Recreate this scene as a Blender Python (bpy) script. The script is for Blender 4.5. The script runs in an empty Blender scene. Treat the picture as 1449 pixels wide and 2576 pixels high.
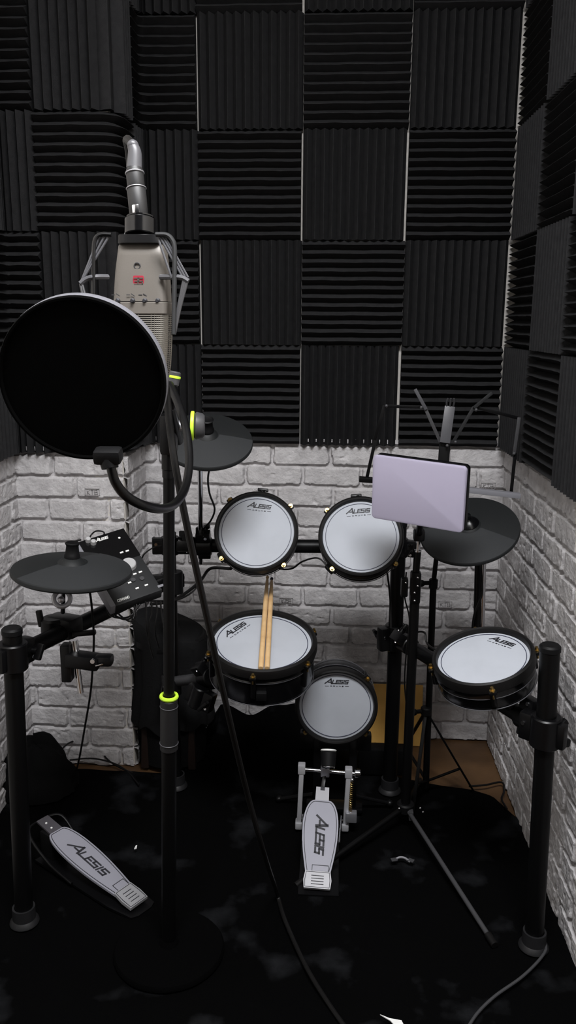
import bpy, bmesh, math, random
import numpy as np
from mathutils import Vector, Matrix
random.seed(7)
rng = np.random.default_rng(7)
C = bpy.context.scene.collection
SC = bpy.context.scene
PI = math.pi

# ------------------------------------------------------------------ camera
FPX, TH, YAW, ROLL, HC = 2100.0, .2266, -.0585, .0065, 1.378
CAM = Vector((0, 0, HC))
_r = Vector((math.cos(YAW), -math.sin(YAW), 0))
_f0 = Vector((math.sin(YAW), math.cos(YAW), 0))
_d = -(math.sin(TH) * _f0 + math.cos(TH) * Vector((0, 0, 1)))
FW = math.cos(TH) * _f0 - math.sin(TH) * Vector((0, 0, 1))
RT = math.cos(ROLL) * _r - math.sin(ROLL) * _d
DN = math.sin(ROLL) * _r + math.cos(ROLL) * _d
cam_data = bpy.data.cameras.new('camera')
cam = bpy.data.objects.new('camera', cam_data)
C.objects.link(cam)
cam.matrix_world = Matrix(((RT.x, -DN.x, -FW.x, 0), (RT.y, -DN.y, -FW.y, 0), (RT.z, -DN.z, -FW.z, HC), (0, 0, 0, 1)))
cam_data.sensor_fit = 'VERTICAL'
cam_data.sensor_height = 36
cam_data.lens = FPX / 2576 * 36
cam_data.clip_start = .05
SC.camera = cam

def ray(u, v): return FW + RT * ((u - 724.5) / FPX) + DN * ((v - 1288) / FPX)
def pc(u, v, zc): return CAM + ray(u, v) * zc
def pt(u, v, Y): r = ray(u, v); return CAM + r * (Y / r.y)
def pz(u, v, z=0.0): r = ray(u, v); return CAM + r * ((z - HC) / r.z)
def px_(u, v, X): r = ray(u, v); return CAM + r * (X / r.x)
def pplane(u, v, p0, n): r = ray(u, v); return CAM + r * ((p0 - CAM).dot(n) / r.dot(n))

# ------------------------------------------------------------------ materials
def mat(name, col, rough=.5, metal=0.0, spec=.5, bump=None, var=None, coat=0):
    m = bpy.data.materials.new(name); m.use_nodes = True
    nt = m.node_tree; b = nt.nodes['Principled BSDF']
    b.inputs['Base Color'].default_value = (*col, 1)
    b.inputs['Roughness'].default_value = rough
    b.inputs['Metallic'].default_value = metal
    b.inputs['Specular IOR Level'].default_value = spec
    b.inputs['Coat Weight'].default_value = coat
    tc = nt.nodes.new('ShaderNodeTexCoord')
    if var:      # (scale, colour2, low, high)
        n = nt.nodes.new('ShaderNodeTexNoise'); n.inputs['Scale'].default_value = var[0]; n.inputs['Detail'].default_value = 6
        nt.links.new(tc.outputs['Object'], n.inputs['Vector'])
        r = nt.nodes.new('ShaderNodeValToRGB')
        r.color_ramp.elements[0].position = var[2]; r.color_ramp.elements[1].position = var[3]
        r.color_ramp.elements[0].color = (*col, 1); r.color_ramp.elements[1].color = (*var[1], 1)
        nt.links.new(n.outputs['Fac'], r.inputs['Fac']); nt.links.new(r.outputs['Color'], b.inputs['Base Color'])
    if bump:     # (scale, strength, distance)
        n = nt.nodes.new('ShaderNodeTexNoise'); n.inputs['Scale'].default_value = bump[0]; n.inputs['Detail'].default_value = 8
        nt.links.new(tc.outputs['Object'], n.inputs['Vector'])
        bp = nt.nodes.new('ShaderNodeBump'); bp.inputs['Strength'].default_value = bump[1]; bp.inputs['Distance'].default_value = bump[2]
        nt.links.new(n.outputs['Fac'], bp.inputs['Height']); nt.links.new(bp.outputs['Normal'], b.inputs['Normal'])
    return m

M = {}
M['foam'] = mat('foam', (.019, .019, .020), .95, spec=.05, bump=(900, .5, .002), var=(60, (.025, .025, .026), .3, .7))
M['brick'] = mat('brick', (.44, .425, .43), .8, spec=.25, bump=(170, .55, .004), var=(26, (.57, .555, .56), .35, .7))
M['paint'] = mat('paint', (.6, .57, .53), .8, bump=(60, .2, .002))
M['ceil'] = mat('ceil', (.35, .35, .35), .9)
M['mould'] = mat('mould', (.27, .26, .26), .85)
M['wood'] = mat('wood', (.10, .052, .022), .5, bump=(40, .2, .002), var=(9, (.055, .028, .012), .4, .75))
M['card'] = mat('card', (.72, .42, .11), .55, var=(7, (.55, .30, .07), .35, .7))
M['mat'] = mat('mat', (.0009, .0009, .001), .9, spec=.04, bump=(240, .4, .004), var=(6.0, (.017, .0178, .0198), .56, .76))
M['base'] = mat('base', (.0009, .0009, .001), .9, spec=.04, bump=(240, .4, .004))
M['black'] = mat('black', (.0022, .0022, .0026), .36, spec=.28)
M['blackm'] = mat('blackm', (.003, .003, .0034), .55, spec=.2, bump=(300, .2, .001))
M['tube'] = mat('tube', (.0018, .0018, .002), .42, spec=.2, bump=(500, .15, .0008))
M['gloss'] = mat('gloss', (.003, .003, .0035), .2, spec=.5)
M['rubber'] = mat('rubber', (.0045, .0042, .0042), .45, spec=.28, bump=(700, .2, .0006))
M['cymbal'] = mat('cymbal', (.010, .011, .0115), .55, spec=.3, bump=(600, .2, .0005))
M['pad'] = mat('pad', (.022, .0235, .025), .7, spec=.3, bump=(700, .25, .0006))
M['head'] = mat('head', (.41, .432, .475), .65, spec=.25, bump=(1400, .12, .0004), var=(14, (.385, .405, .445), .45, .75))
M['ink'] = mat('ink', (.02, .02, .025), .6)
M['inkblue'] = mat('inkblue', (.03, .033, .06), .6)
M['brass'] = mat('brass', (.50, .35, .13), .33, 1.0)
M['chrome'] = mat('chrome', (.70, .70, .72), .16, 1.0)
M['steel'] = mat('steel', (.42, .42, .45), .38, .8)
M['alu'] = mat('alu', (.40, .40, .42), .45, .35, bump=(400, .15, .0006))
M['plate'] = mat('plate', (.30, .30, .345), .5, .1, bump=(500, .12, .0006))
M['plated'] = mat('plated', (.075, .07, .08), .5, .2)
M['stick'] = mat('stick', (.60, .40, .20), .5, var=(30, (.50, .31, .14), .4, .7), bump=(90, .1, .001))
M['tablet'] = mat('tablet', (.36, .335, .435), .5, spec=.3)
M['neon'] = mat('neon', (.55, .85, .05), .45)
M['grey'] = mat('grey', (.045, .045, .048), .45)
M['silver'] = mat('silver', (.55, .55, .56), .3, .3)
M['boot'] = mat('boot', (.010, .010, .011), .5)
M['ash'] = mat('ash', (.065, .065, .072), .42)
M['slate'] = mat('slate', (.016, .0165, .0175), .55, spec=.3)
M['greyl'] = mat('greyl', (.20, .20, .22), .4)
M['micbody'] = mat('micbody', (.115, .103, .09), .42, .15, bump=(600, .08, .0006))
M['mesh'] = mat('mesh', (.13, .118, .10), .4, .35)
M['red'] = mat('red', (.40, .025, .05), .5)
M['cloth'] = mat('cloth', (.003, .003, .0033), .9, spec=.15, bump=(200, .5, .003))
M['clothg'] = mat('clothg', (.007, .007, .0075), .85, spec=.2, bump=(150, .4, .003))
M['white'] = mat('white', (.8, .8, .78), .5)
M['smoke'] = mat('smoke', (.05, .05, .055), .12, spec=.6)
M['woodred'] = mat('woodred', (.012, .005, .003), .6)
M['popmesh'] = mat('popmesh', (.0012, .0012, .0012), .95, spec=.03, bump=(1200, .3, .0006))
M['poprim'] = mat('poprim', (.13, .13, .145), .42, spec=.5)

# ------------------------------------------------------------------ mesh builder
MW = {}     # world matrices of parents
def frame(z, up=Vector((0, 0, 1))):
    z = z.normalized()
    if abs(z.dot(up)) > .99: up = Vector((0, 1, 0)) if abs(z.y) < .9 else Vector((1, 0, 0))
    x = up.cross(z).normalized(); y = z.cross(x)
    return Matrix((x, y, z)).transposed()
def mat4(R, t):
    m = R.to_4x4(); m.translation = t; return m

class MB:
    def __init__(s): s.v = []; s.f = []; s.mi = []; s.cur = 0
    def add(s, vs, fs, T=None):
        o = len(s.v)
        for p in vs:
            p = Vector(p); s.v.append(T @ p if T is not None else p)
        for f in fs: s.f.append([i + o for i in f]); s.mi.append(s.cur)
        return s
    def bm(s, b, T=None):
        b.verts.index_update(); s.add([v.co.copy() for v in b.verts], [[v.index for v in f.verts] for f in b.faces], T); b.free(); return s
    def box(s, size, T=None, bev=.0, seg=2):
        b = bmesh.new(); bmesh.ops.create_cube(b, size=1)
        for v in b.verts: v.co = Vector((v.co.x * size[0], v.co.y * size[1], v.co.z * size[2]))
        if bev: bmesh.ops.bevel(b, geom=b.edges[:], offset=min(bev, min(size) * .45), segments=seg, affect='EDGES', profile=.6)
        if isinstance(T, Vector): T = Matrix.Translation(T)
        return s.bm(b, T)
    def bar(s, p0, p1, w, h, bev=.001, up=Vector((0, 0, 1))):   # rectangular bar from p0 to p1
        d = p1 - p0; R = frame(d, up)
        return s.box((w, h, d.length), mat4(R, (p0 + p1) / 2), bev)
    def lathe(s, prof, T=None, n=32, arc=None):     # prof: (r, z); closed at r=0
        a0, a1 = arc if arc else (0, 2 * PI)
        full = arc is None
        k = n if full else n + 1
        vs = []; fs = []; rows = []
        for r, z in prof:
            if r < 1e-7: rows.append([len(vs)] * k); vs.append((0, 0, z))
            else:
                rows.append(list(range(len(vs), len(vs) + k)))
                for i in range(k):
                    a = a0 + (a1 - a0) * i / n; vs.append((r * math.cos(a), r * math.sin(a), z))
        for j in range(len(prof) - 1):
            A, B = rows[j], rows[j + 1]
            for i in range(n):
                i2 = (i + 1) % k
                q = [A[i], A[i2], B[i2], B[i]]
                u = []
                for x in q:
                    if x not in u: u.append(x)
                if len(u) > 2: fs.append(u)
        return s.add(vs, fs, T)
    def cyl(s, p0, p1, r0, r1=None, n=20, bev=.0):
        r1 = r0 if r1 is None else r1; d = p1 - p0; L = d.length
        if bev: prof = [(0, 0), (r0 - bev, 0), (r0, bev), (r1, L - bev), (r1 - bev, L), (0, L)]
        else: prof = [(0, 0), (r0, 0), (r1, L), (0, L)]
        return s.lathe(prof, mat4(frame(d), p0), n)
    def ball(s, c, r, n=12, sc=(1, 1, 1)):
        prof = [(max(0, math.sin(PI * i / n)) * r if 0 < i < n else 0, -math.cos(PI * i / n) * r) for i in range(n + 1)]
        return s.lathe(prof, Matrix.Translation(c) @ Matrix.Diagonal((*sc, 1)), n * 2)
    def torus(s, R, r, T=None, n=40, m=10, arc=None):
        prof = [(R + r * math.cos(2 * PI * i / m), r * math.sin(2 * PI * i / m)) for i in range(m + 1)]
        o = MB(); o.lathe(prof, None, n, arc); return s.add(o.v, o.f, T)
    def tube(s, pts, r, n=10, smooth=6, r_end=None):
        P = [Vector(p) for p in pts]
        if smooth and len(P) > 2: P = spline(P, smooth)
        k = len(P); vs = []; fs = []
        t = (P[1] - P[0]).normalized(); R = frame(t); x = R.col[0].copy()
        for i in range(k):
            t = (P[min(i + 1, k - 1)] - P[max(i - 1, 0)]).normalized()
            x = (x - t * x.dot(t)); x = x.normalized() if x.length > 1e-6 else frame(t).col[0]
            y = t.cross(x)
            rr = r if r_end is None else r + (r_end - r) * i / (k - 1)
            for j in range(n):
                a = 2 * PI * j / n; vs.append(P[i] + x * (rr * math.cos(a)) + y * (rr * math.sin(a)))
        for i in range(k - 1):
            for j in range(n):
                a, b = i * n + j, i * n + (j + 1) % n; fs.append([a, b, b + n, a + n])
        fs.append(list(range(n))[::-1]); fs.append([(k - 1) * n + j for j in range(n)])
        return s.add(vs, fs)
    def prism(s, poly, h, T=None, z0=0):       # 2-D polygon extruded in z
        n = len(poly); a = sum(poly[i][0] * poly[(i + 1) % n][1] - poly[(i + 1) % n][0] * poly[i][1] for i in range(n))
        if a < 0: poly = poly[::-1]
        vs = [(x, y, z0) for x, y in poly] + [(x, y, z0 + h) for x, y in poly]
        fs = [list(range(n))[::-1], list(range(n, 2 * n))] + [[i, (i + 1) % n, (i + 1) % n + n, i + n] for i in range(n)]
        return s.add(vs, fs, T)
    def loft(s, rings, cap=True):     # rings: lists of equal numbers of points
        n = len(rings[0]); vs = [p for r in rings for p in r]; fs = []
        for i in range(len(rings) - 1):
            for j in range(n): fs.append([i * n + j, i * n + (j + 1) % n, (i + 1) * n + (j + 1) % n, (i + 1) * n + j])
        if cap: fs.append(list(range(n))[::-1]); fs.append([(len(rings) - 1) * n + j for j in range(n)])
        return s.add(vs, fs)
    def build(s, name, m, parent=None, local=False, label=None, flat=False):
        me = bpy.data.meshes.new(name)
        vs = s.v
        if parent is not None and not local:
            inv = MW[parent.name].inverted(); vs = [inv @ p for p in vs]
        me.from_pydata([tuple(p) for p in vs], [], s.f)
        for mm in (m if isinstance(m, list) else [m]): me.materials.append(mm)
        b = bmesh.new(); b.from_mesh(me)
        bmesh.ops.recalc_face_normals(b, faces=b.faces[:])
        for i, f in enumerate(b.faces): f.smooth = not flat; f.material_index = s.mi[i]
        for e in b.edges:
            if len(e.link_faces) == 2 and e.calc_face_angle(0) > .6: e.smooth = False
        b.to_mesh(me); b.free()
        o = bpy.data.objects.new(name, me); C.objects.link(o)
        if parent is not None:
            o.parent = parent; MW[o.name] = MW[parent.name]
        else: MW[o.name] = Matrix.Identity(4)
        if label: o['label'] = label
        return o

def spline(P, k):
    out = []
    Q = [P[0] * 2 - P[1]] + P + [P[-1] * 2 - P[-2]]
    for i in range(1, len(Q) - 2):
        a, b, c, d = Q[i - 1], Q[i], Q[i + 1], Q[i + 2]
        for j in range(k):
            t = j / k
            out.append(.5 * ((2 * b) + (c - a) * t + (2 * a - 5 * b + 4 * c - d) * t * t + (3 * b - a - 3 * c + d) * t ** 3))
    out.append(P[-1]); return out

def tag(o, label, cat, group=None, kind=None):
    o['label'] = label; o['category'] = cat
    if group: o['group'] = group
    if kind: o['kind'] = kind
    return o
def thing(name, label, cat, T=None, group=None):
    o = bpy.data.objects.new(name, None); C.objects.link(o); o.empty_display_size = .05
    T = T if T is not None else Matrix.Identity(4)
    if isinstance(T, Vector): T = Matrix.Translation(T)
    o.matrix_world = T; MW[o.name] = T.copy()
    return tag(o, label, cat, group)
def dup(root, T, label, group=None):
    r = root.copy(); C.objects.link(r); r.matrix_world = T; MW[r.name] = T.copy(); r['label'] = label
    if group: r['group'] = group
    for ch in list(root.children):
        c = ch.copy(); C.objects.link(c); c.parent = r; MW[c.name] = T.copy()
        for g in list(ch.children):
            d = g.copy(); C.objects.link(d); d.parent = c; MW[d.name] = T.copy()
    return r
def struct(o): o['kind'] = 'structure'; return o

# ------------------------------------------------------------------ lettering (stroke letters)
def stroke(mb, pts, w, h, T):
    for (x0, y0), (x1, y1) in zip(pts[:-1], pts[1:]):
        dx, dy = x1 - x0, y1 - y0; L = math.hypot(dx, dy) or 1; ux, uy = dx / L * w * .5, dy / L * w * .5
        nx, ny = -uy, ux
        mb.prism([(x0 - ux + nx, y0 - uy + ny), (x0 - ux - nx, y0 - uy - ny), (x1 + ux - nx, y1 + uy - ny), (x1 + ux + nx, y1 + uy + ny)], h, T)
GL = {
 'A': [[(0, 0), (.5, 1), (1, 0)], [(.2, .32), (.8, .32)]], 'L': [[(0, 1), (0, 0), (1, 0)]],
 'E': [[(1, 1), (0, 1), (0, 0), (1, 0)], [(0, .5), (.85, .5)]], 'S': [[(1, 1), (0, 1), (0, .5), (1, .5), (1, 0), (0, 0)]],
 'I': [[(.5, 1), (.5, 0)]], 'D': [[(0, 0), (0, 1), (.7, 1), (1, .7), (1, .3), (.7, 0), (0, 0)]],
 'R': [[(0, 0), (0, 1), (1, 1), (1, .5), (0, .5)], [(.45, .5), (1, 0)]], 'U': [[(0, 1), (0, 0), (1, 0), (1, 1)]],
 'M': [[(0, 0), (0, 1), (.5, .4), (1, 1), (1, 0)]], 'C': [[(1, 1), (0, 1), (0, 0), (1, 0)]],
 'O': [[(0, 0), (0, 1), (1, 1), (1, 0), (0, 0)]], 'N': [[(0, 0), (0, 1), (1, 0), (1, 1)]],
 'K': [[(0, 0), (0, 1)], [(1, 1), (0, .5), (1, 0)]], 'T': [[(0, 1), (1, 1)], [(.5, 1), (.5, 0)]],
 'B': [[(0, 0), (0, 1), (.9, 1), (.9, .5), (0, .5)], [(.9, .5), (1, .5), (1, 0), (0, 0)]],
 'e': [[(0, .5), (1, .5), (1, 1), (0, 1), (0, 0), (1, 0)]],
}
def text(mb, s, w, hgt, T, th=.0004, sw=.16, slant=.0, gap=.28):
    """letters centred on the origin of T, total width w"""
    n = len(s); widths = [.35 if c == 'I' else 1 for c in s]
    unit = w / (sum(widths) + gap * (n - 1)); x = -w / 2
    for c, k in zip(s, widths):
        if c != ' ':
            for st in GL[c]:
                P = [(x + (a if k == 1 else .17 / .35 * 0 + .175) * unit * (1 if k == 1 else 1), (b - .5) * hgt) for a, b in st]
                P = [(a + slant * b, b) for a, b in P]
                stroke(mb, P, sw * hgt, th, T)
        x += (k + gap) * unit
def logo(mb, w, hgt, T, th=.0004):        # slanted wordmark, a tall leading A with a long left leg
    sl = .28; ua = w * .25
    A = [[(-w / 2 - ua * .25, -hgt * .5), (-w / 2 + ua * .86, hgt * .85)], [(-w / 2 + ua * .86, hgt * .85), (-w / 2 + ua * .95, -hgt * .5)], [(-w / 2 + ua * .35, -hgt * .12), (-w / 2 + ua * .9, -hgt * .12)]]
    for i, st in enumerate(A): stroke(mb, st, hgt * (.26 if i != 1 else .36), th, T)
    text(mb, 'LESIS', w * .72, hgt, T @ Matrix.Translation((w * .16, 0, 0)), th, .25, sl, .3)

# ------------------------------------------------------------------ room outline
T_ = .305
YF, X0, ZT, ANG = 2.5688, -.4203, HC + .8393, .0211
X3 = X0 + 3 * T_
TK = .042                                   # depth of the foam from the wall
YB = YF + TK                                # back wall plane
RDIR = Vector((math.sin(ANG), -math.cos(ANG), 0)); RN = Vector((-math.cos(ANG), -math.sin(ANG), 0))
RC = Vector((X3, YF, 0)) - RN * TK          # a point of the right wall plane
RC = RC + RDIR * ((YB - RC.y) / RDIR.y)     # right back corner
YP = 2.325 + TK                             # front of the pier
XP = pt(306, 1200, YP - .012).x             # right side of the pier
XL = pt(26, 1170, YP - .012).x              # left wall
ZBR = ZT - 4 * T_ - .012                    # top of the brick cladding is tucked behind the foam edge
CEIL = 2.95
YFRONT = -.35

def noise2(x, y, seed):
    xi = np.floor(x).astype(np.int64); yi = np.floor(y).astype(np.int64); fx = x - xi; fy = y - yi
    def h(a, b):
        n = (a * 374761393 + b * 668265263 + seed * 974711) & 0x7fffffff
        n = ((n ^ (n >> 13)) * 1274126177) & 0x7fffffff
        return ((n ^ (n >> 16)) & 0xffff) / 65535.0
    sx = fx * fx * (3 - 2 * fx); sy = fy * fy * (3 - 2 * fy)
    return (h(xi, yi) * (1 - sx) + h(xi + 1, yi) * sx) * (1 - sy) + (h(xi, yi + 1) * (1 - sx) + h(xi + 1, yi + 1) * sx) * sy - .5

CH, CL = .0665, .183
def brick_mesh(mb, O, du, nrm, length, s_off=0.0, seed=1, step=.0032):
    """moulded white brick cladding as a height field on one wall"""
    nu = int(length / step) + 1; zt = ZBR + .03; nv = int(zt / step) + 1
    U, Z = np.meshgrid(np.linspace(0, length, nu), np.linspace(0, zt, nv))
    S = U + s_off
    wx = noise2(S * 38, Z * 38, seed) * .0050 + noise2(S * 120, Z * 120, seed + 5) * .0022
    wz = noise2(S * 30, Z * 34, seed + 9) * .0058 + noise2(S * 130, Z * 130, seed + 3) * .0022
    zz = (ZT - 4 * T_ - .002) - Z - wz
    row = np.floor(zz / CH).astype(np.int64); fz = zz - row * CH
    off = np.where(row % 2 == 0, 0, CL * .5) + (((row * 7919 + seed * 31) % 17) / 17 - .5) * .035
    sx = S + off + wx; colm = np.floor(sx / CL).astype(np.int64); fx = sx - colm * CL
    hsh = ((row * 73856093 ^ colm * 19349663 ^ seed * 83492791) & 0xffff) / 65535.0
    dx = np.minimum(fx, CL - fx); dz = np.minimum(fz, CH - fz)
    r = .010
    ax = np.maximum(r - (dx - .0035), 0); az = np.maximum(r - (dz - .0035), 0)
    d = np.where((ax > 0) & (az > 0), r - np.hypot(ax, az), np.minimum(dx, dz) - .0035)
    t = np.clip(d / .0042, 0, 1); t = t * t * (3 - 2 * t)
    H = t * (.0105 + .003 * hsh) + t * (noise2(S * 70, Z * 70, seed + 1) * .0018 + noise2(S * 190, Z * 190, seed + 2) * .0014)
    pit = np.clip(noise2(S * 60, Z * 90, seed + 21) - .22, 0, 1) * (hsh > .55)
    H -= t * pit * .016
    H += noise2(S * 160, Z * 160, seed + 4) * .0009
    O = np.array(O); du = np.array(du); nrm = np.array(nrm)
    P = O[None, None] + U[..., None] * du + Z[..., None] * np.array((0, 0, 1.)) + (H[..., None] + .004) * nrm
    vs = P.reshape(-1, 3); i = np.arange(nv * nu).reshape(nv, nu)
    q = np.stack([i[:-1, :-1], i[:-1, 1:], i[1:, 1:], i[1:, :-1]], -1).reshape(-1, 4)
    o = len(mb.v)
    mb.v += [Vector(p) for p in vs.tolist()]; mb.f += (q + o).tolist(); mb.mi += [mb.cur] * len(q)

def wall(name, a, b, nrm, seed, s_off=0.0, step=.0032, brick_len=None, brick_from=0.0, thick=.08):
    """plain plastered wall from a to b (plan) with the brick cladding in front of its lower part"""
    a, b = Vector(a), Vector(b); d = b - a; L = d.length; du = d.normalized()
    mb = MB(); R = Matrix((du, Vector((0, 0, 1)).cross(du), Vector((0, 0, 1)))).transposed()
    c = (a + b) / 2 - Vector(nrm) * thick / 2 + Vector((0, 0, CEIL / 2))
    mb.box((L, thick, CEIL), mat4(R, c))
    mb.cur = 1
    bl = brick_len or L
    brick_mesh(mb, a + du * brick_from, du, nrm, bl, s_off, seed, step)
    o = mb.build(name, [M['paint'], M['brick']])
    return struct(o)

wall('wall_back', (XP - .02, YB, 0), (RC.x + .02, YB, 0), (0, -1, 0), 3, s_off=.11)
wall('wall_pier', (XL - .02, YP, 0), (XP + .004, YP, 0), (0, -1, 0), 5, s_off=.05)
wall('wall_pier_side', (XP, YP - .004, 0), (XP, YB + .02, 0), (1, 0, 0), 11, s_off=.02)
rw_end = RC + RDIR * (YB - YFRONT)
wall('wall_right', tuple(RC - RDIR * .02), tuple(rw_end), tuple(RN), 8, s_off=.03, brick_len=1.75)
wall('wall_left', (XL, YFRONT, 0), (XL, YP + .02, 0), (1, 0, 0), 13, s_off=.06, brick_from=2.16, brick_len=YP + .02 - YFRONT - 2.16)
fb = MB(); fb.box((4, 4.4, .05), Vector((0, 1.2, -.026))); struct(fb.build('floor', M['wood']))
cb = MB(); cb.box((4, 4.4, .05), Vector((0, 1.2, CEIL + .026))); struct(cb.build('ceiling', M['ceil']))

# moulded maker's stamps in some bricks (letters in a frame)
def stamp(p, du, nrm, wall_obj):
    du = Vector(du); nrm = Vector(nrm); up = Vector((0, 0, 1))
    T = mat4(Matrix((du, up, nrm)).transposed(), p)
    mb = MB(); text(mb, 'KTB', .030, .012, T, .0012, .14, 0, .5)
    stroke(mb, [(-.021, -.010), (.021, -.010), (.021, .010), (-.021, .010), (-.021, -.010)], .0016, .0012, T)
    o = mb.build('brick_stamp', M['mould'], wall_obj); return o
WB, WPi, = bpy.data.objects['wall_back'], bpy.data.objects['wall_pier']
for (u, v, w, y) in ((1120, 1521, WB, YB - .0172), (1228, 1223, WB, YB - .0172), (232, 1238, WPi, YP - .0172), (720, 1512, WB, YB - .0172)):
    stamp(pt(u, v, y), (1, 0, 0), (0, -1, 0), w)

# ------------------------------------------------------------------ foam panels
def path_fn(poly, radii):
    """plan polyline with rounded corners -> list of (s, point, normal to the room)"""
    pts = [Vector((*poly[0], 0))]
    for i in range(1, len(poly) - 1):
        p, a, b = Vector((*poly[i], 0)), Vector((*poly[i - 1], 0)), Vector((*poly[i + 1], 0))
        r = radii[i - 1]; da = (a - p).normalized(); db = (b - p).normalized()
        p0, p1 = p + da * r, p + db * r; c = p + da * r + db * r
        for k in range(9):
            t = k / 8 * PI / 2
            pts.append(c - db * r * math.cos(t) - da * r * math.sin(t))
    pts.append(Vector((*poly[-1], 0)))
    S = [0]
    for i in range(1, len(pts)): S.append(S[-1] + (pts[i] - pts[i - 1]).length)
    def at(s):
        j = 0
        while j < len(S) - 2 and S[j + 1] < s: j += 1
        t = (s - S[j]) / max(1e-9, S[j + 1] - S[j]); return pts[j].lerp(pts[j + 1], t)
    def fn(s):
        e = .004; d = (at(s + e) - at(s - e)).normalized()
        return at(s), Vector((d.y, -d.x, 0))
    return fn, S[-1]

left_poly = [(XL, 1.2), (XL, YP), (XP, YP), (XP, YB), (RC.x, YB)]
LFN, LLEN = path_fn(left_poly, (.05, .022, .06))
S_X0 = LLEN - (RC.x - X0)                   # path length where the back wall column starts
RFN = lambda s: (RC + RDIR * s, RN)

BASE, WED = .014, .028
def wedge(t):
    f = t - math.floor(t); a = 1 - abs(2 * f - 1)
    a = min(a, .985) / .985
    return BASE + WED * a
def foam(fn, s0, s1, z1, z0, horiz, label, seed):
    rs = random.Random(seed)
    L = s1 - s0; NW = 12
    if horiz:
        bent = (fn(s0)[1] - fn(s1)[1]).length > .05 or (fn(s0)[1] - fn((s0 + s1) / 2)[1]).length > .05
        ns = 60 if bent else 10
        ss = [s0 + L * i / ns for i in range(ns + 1)]
        zs = [(k + q) / NW for k in range(NW) for q in (0, .03, .25, .48, .52, .75, .97)] + [1.0]
    else:
        ss = [s0 + L * (k + q) / NW for k in range(NW) for q in (0, .03, .25, .48, .52, .75, .97)] + [s1]
        zs = [i / 10 for i in range(11)]
    ph = rs.random() * 9
    vs = []; n = len(ss); m = len(zs)
    for b in (0, 1):
        for j, t in enumerate(zs):
            for i, s in enumerate(ss):
                p, nn = fn(s)
                w = .0005 * math.sin(s * 41 + ph + t * 5) + .0004 * math.sin(s * 97 + t * 31 + ph * 2)
                tt = t * NW if horiz else (s - s0) / L * NW
                dd = wedge(tt) if b else .0006
                z = z1 + (z0 - z1) * t + (w if b else 0) * (1 if horiz else .3)
                vs.append(p + nn * dd + Vector((0, 0, z)))
    N = n * m; fs = []
    for j in range(m - 1):
        for i in range(n - 1):
            a = j * n + i; fs.append([a, a + 1, a + n + 1, a + n]); a += N; fs.append([a, a + n, a + n + 1, a + 1])
    for i in range(n - 1):
        for j in (0, m - 1):
            a = j * n + i; fs.append([a, a + 1, a + 1 + N, a + N])
    for j in range(m - 1):
        for i in (0, n - 1):
            a = j * n + i; fs.append([a, a + n, a + n + N, a + N])
    mb = MB(); mb.add(vs, fs)
    o = mb.build('acoustic_foam_panel', M['foam'])
    return tag(o, label, 'foam panel', 'black foam panels on the booth walls')

ROWN = {3: 'lowest foam row', 2: 'second foam row up', 1: 'third foam row up', 0: 'fourth foam row up', -1: 'topmost foam row'}
gapR = {(-1, 0): .0045, (-1, 2): .005, (0, 1): .0045, (1, 1): .006, (1, 3): .008, (0, -1): .006, (1, 0): .003, (0, 3): .003, (-1, 3): .003}
seed = 0
COLN = {-1: 'on the inner corner beside the pier', 0: 'back wall, first column right of the pier', 1: 'back wall, second column right of the pier', 2: 'back wall, last column at right corner',
        -2: 'bent round the outer pier corner', -3: 'bent into the left corner of the pier'}
for row in (-1, 0, 1, 2, 3):
    for col in (-3, -2, -1, 0, 1, 2):
        seed += 1
        s0 = S_X0 + col * T_; s1 = s0 + T_
        g = gapR.get((col, row), .0012)
        s1 -= g
        if col == 2: s1 = min(s1, S_X0 + X3 - X0 - .004)
        horiz = (row + col) % 2 != 0
        if row == -1 and col < -1 and col < -2: continue
        z1 = ZT - row * T_ - .0008; z0 = z1 - T_ + .0016
        z1 = min(z1, CEIL - .004)
        foam(LFN, s0 + .0008, s1, z1, z0, horiz, f"{'Cross-ridged' if horiz else 'Upright-ridged'} black foam panel, {ROWN[row]}, {COLN[col]}", seed)
RCOL = {0: 'right wall, first column from the corner', 1: 'right wall, second column from the corner', 2: 'right wall, third column, nearest the camera'}
for row in (-1, 0, 1, 2, 3):
    for col in (0, 1, 2):
        seed += 1
        s0 = .012 + col * T_; s1 = s0 + T_ - .0012
        horiz = (row + col) % 2 == 0
        z1 = ZT - row * T_ - .0008; z0 = z1 - T_ + .0016; z1 = min(z1, CEIL - .004)
        if row == 3 and col == 2: z0 -= 0
        foam(RFN, s0, s1, z1, z0, horiz, f"{'Cross-ridged' if horiz else 'Upright-ridged'} black foam panel, {ROWN[row]}, {RCOL[col]}", seed)

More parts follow.
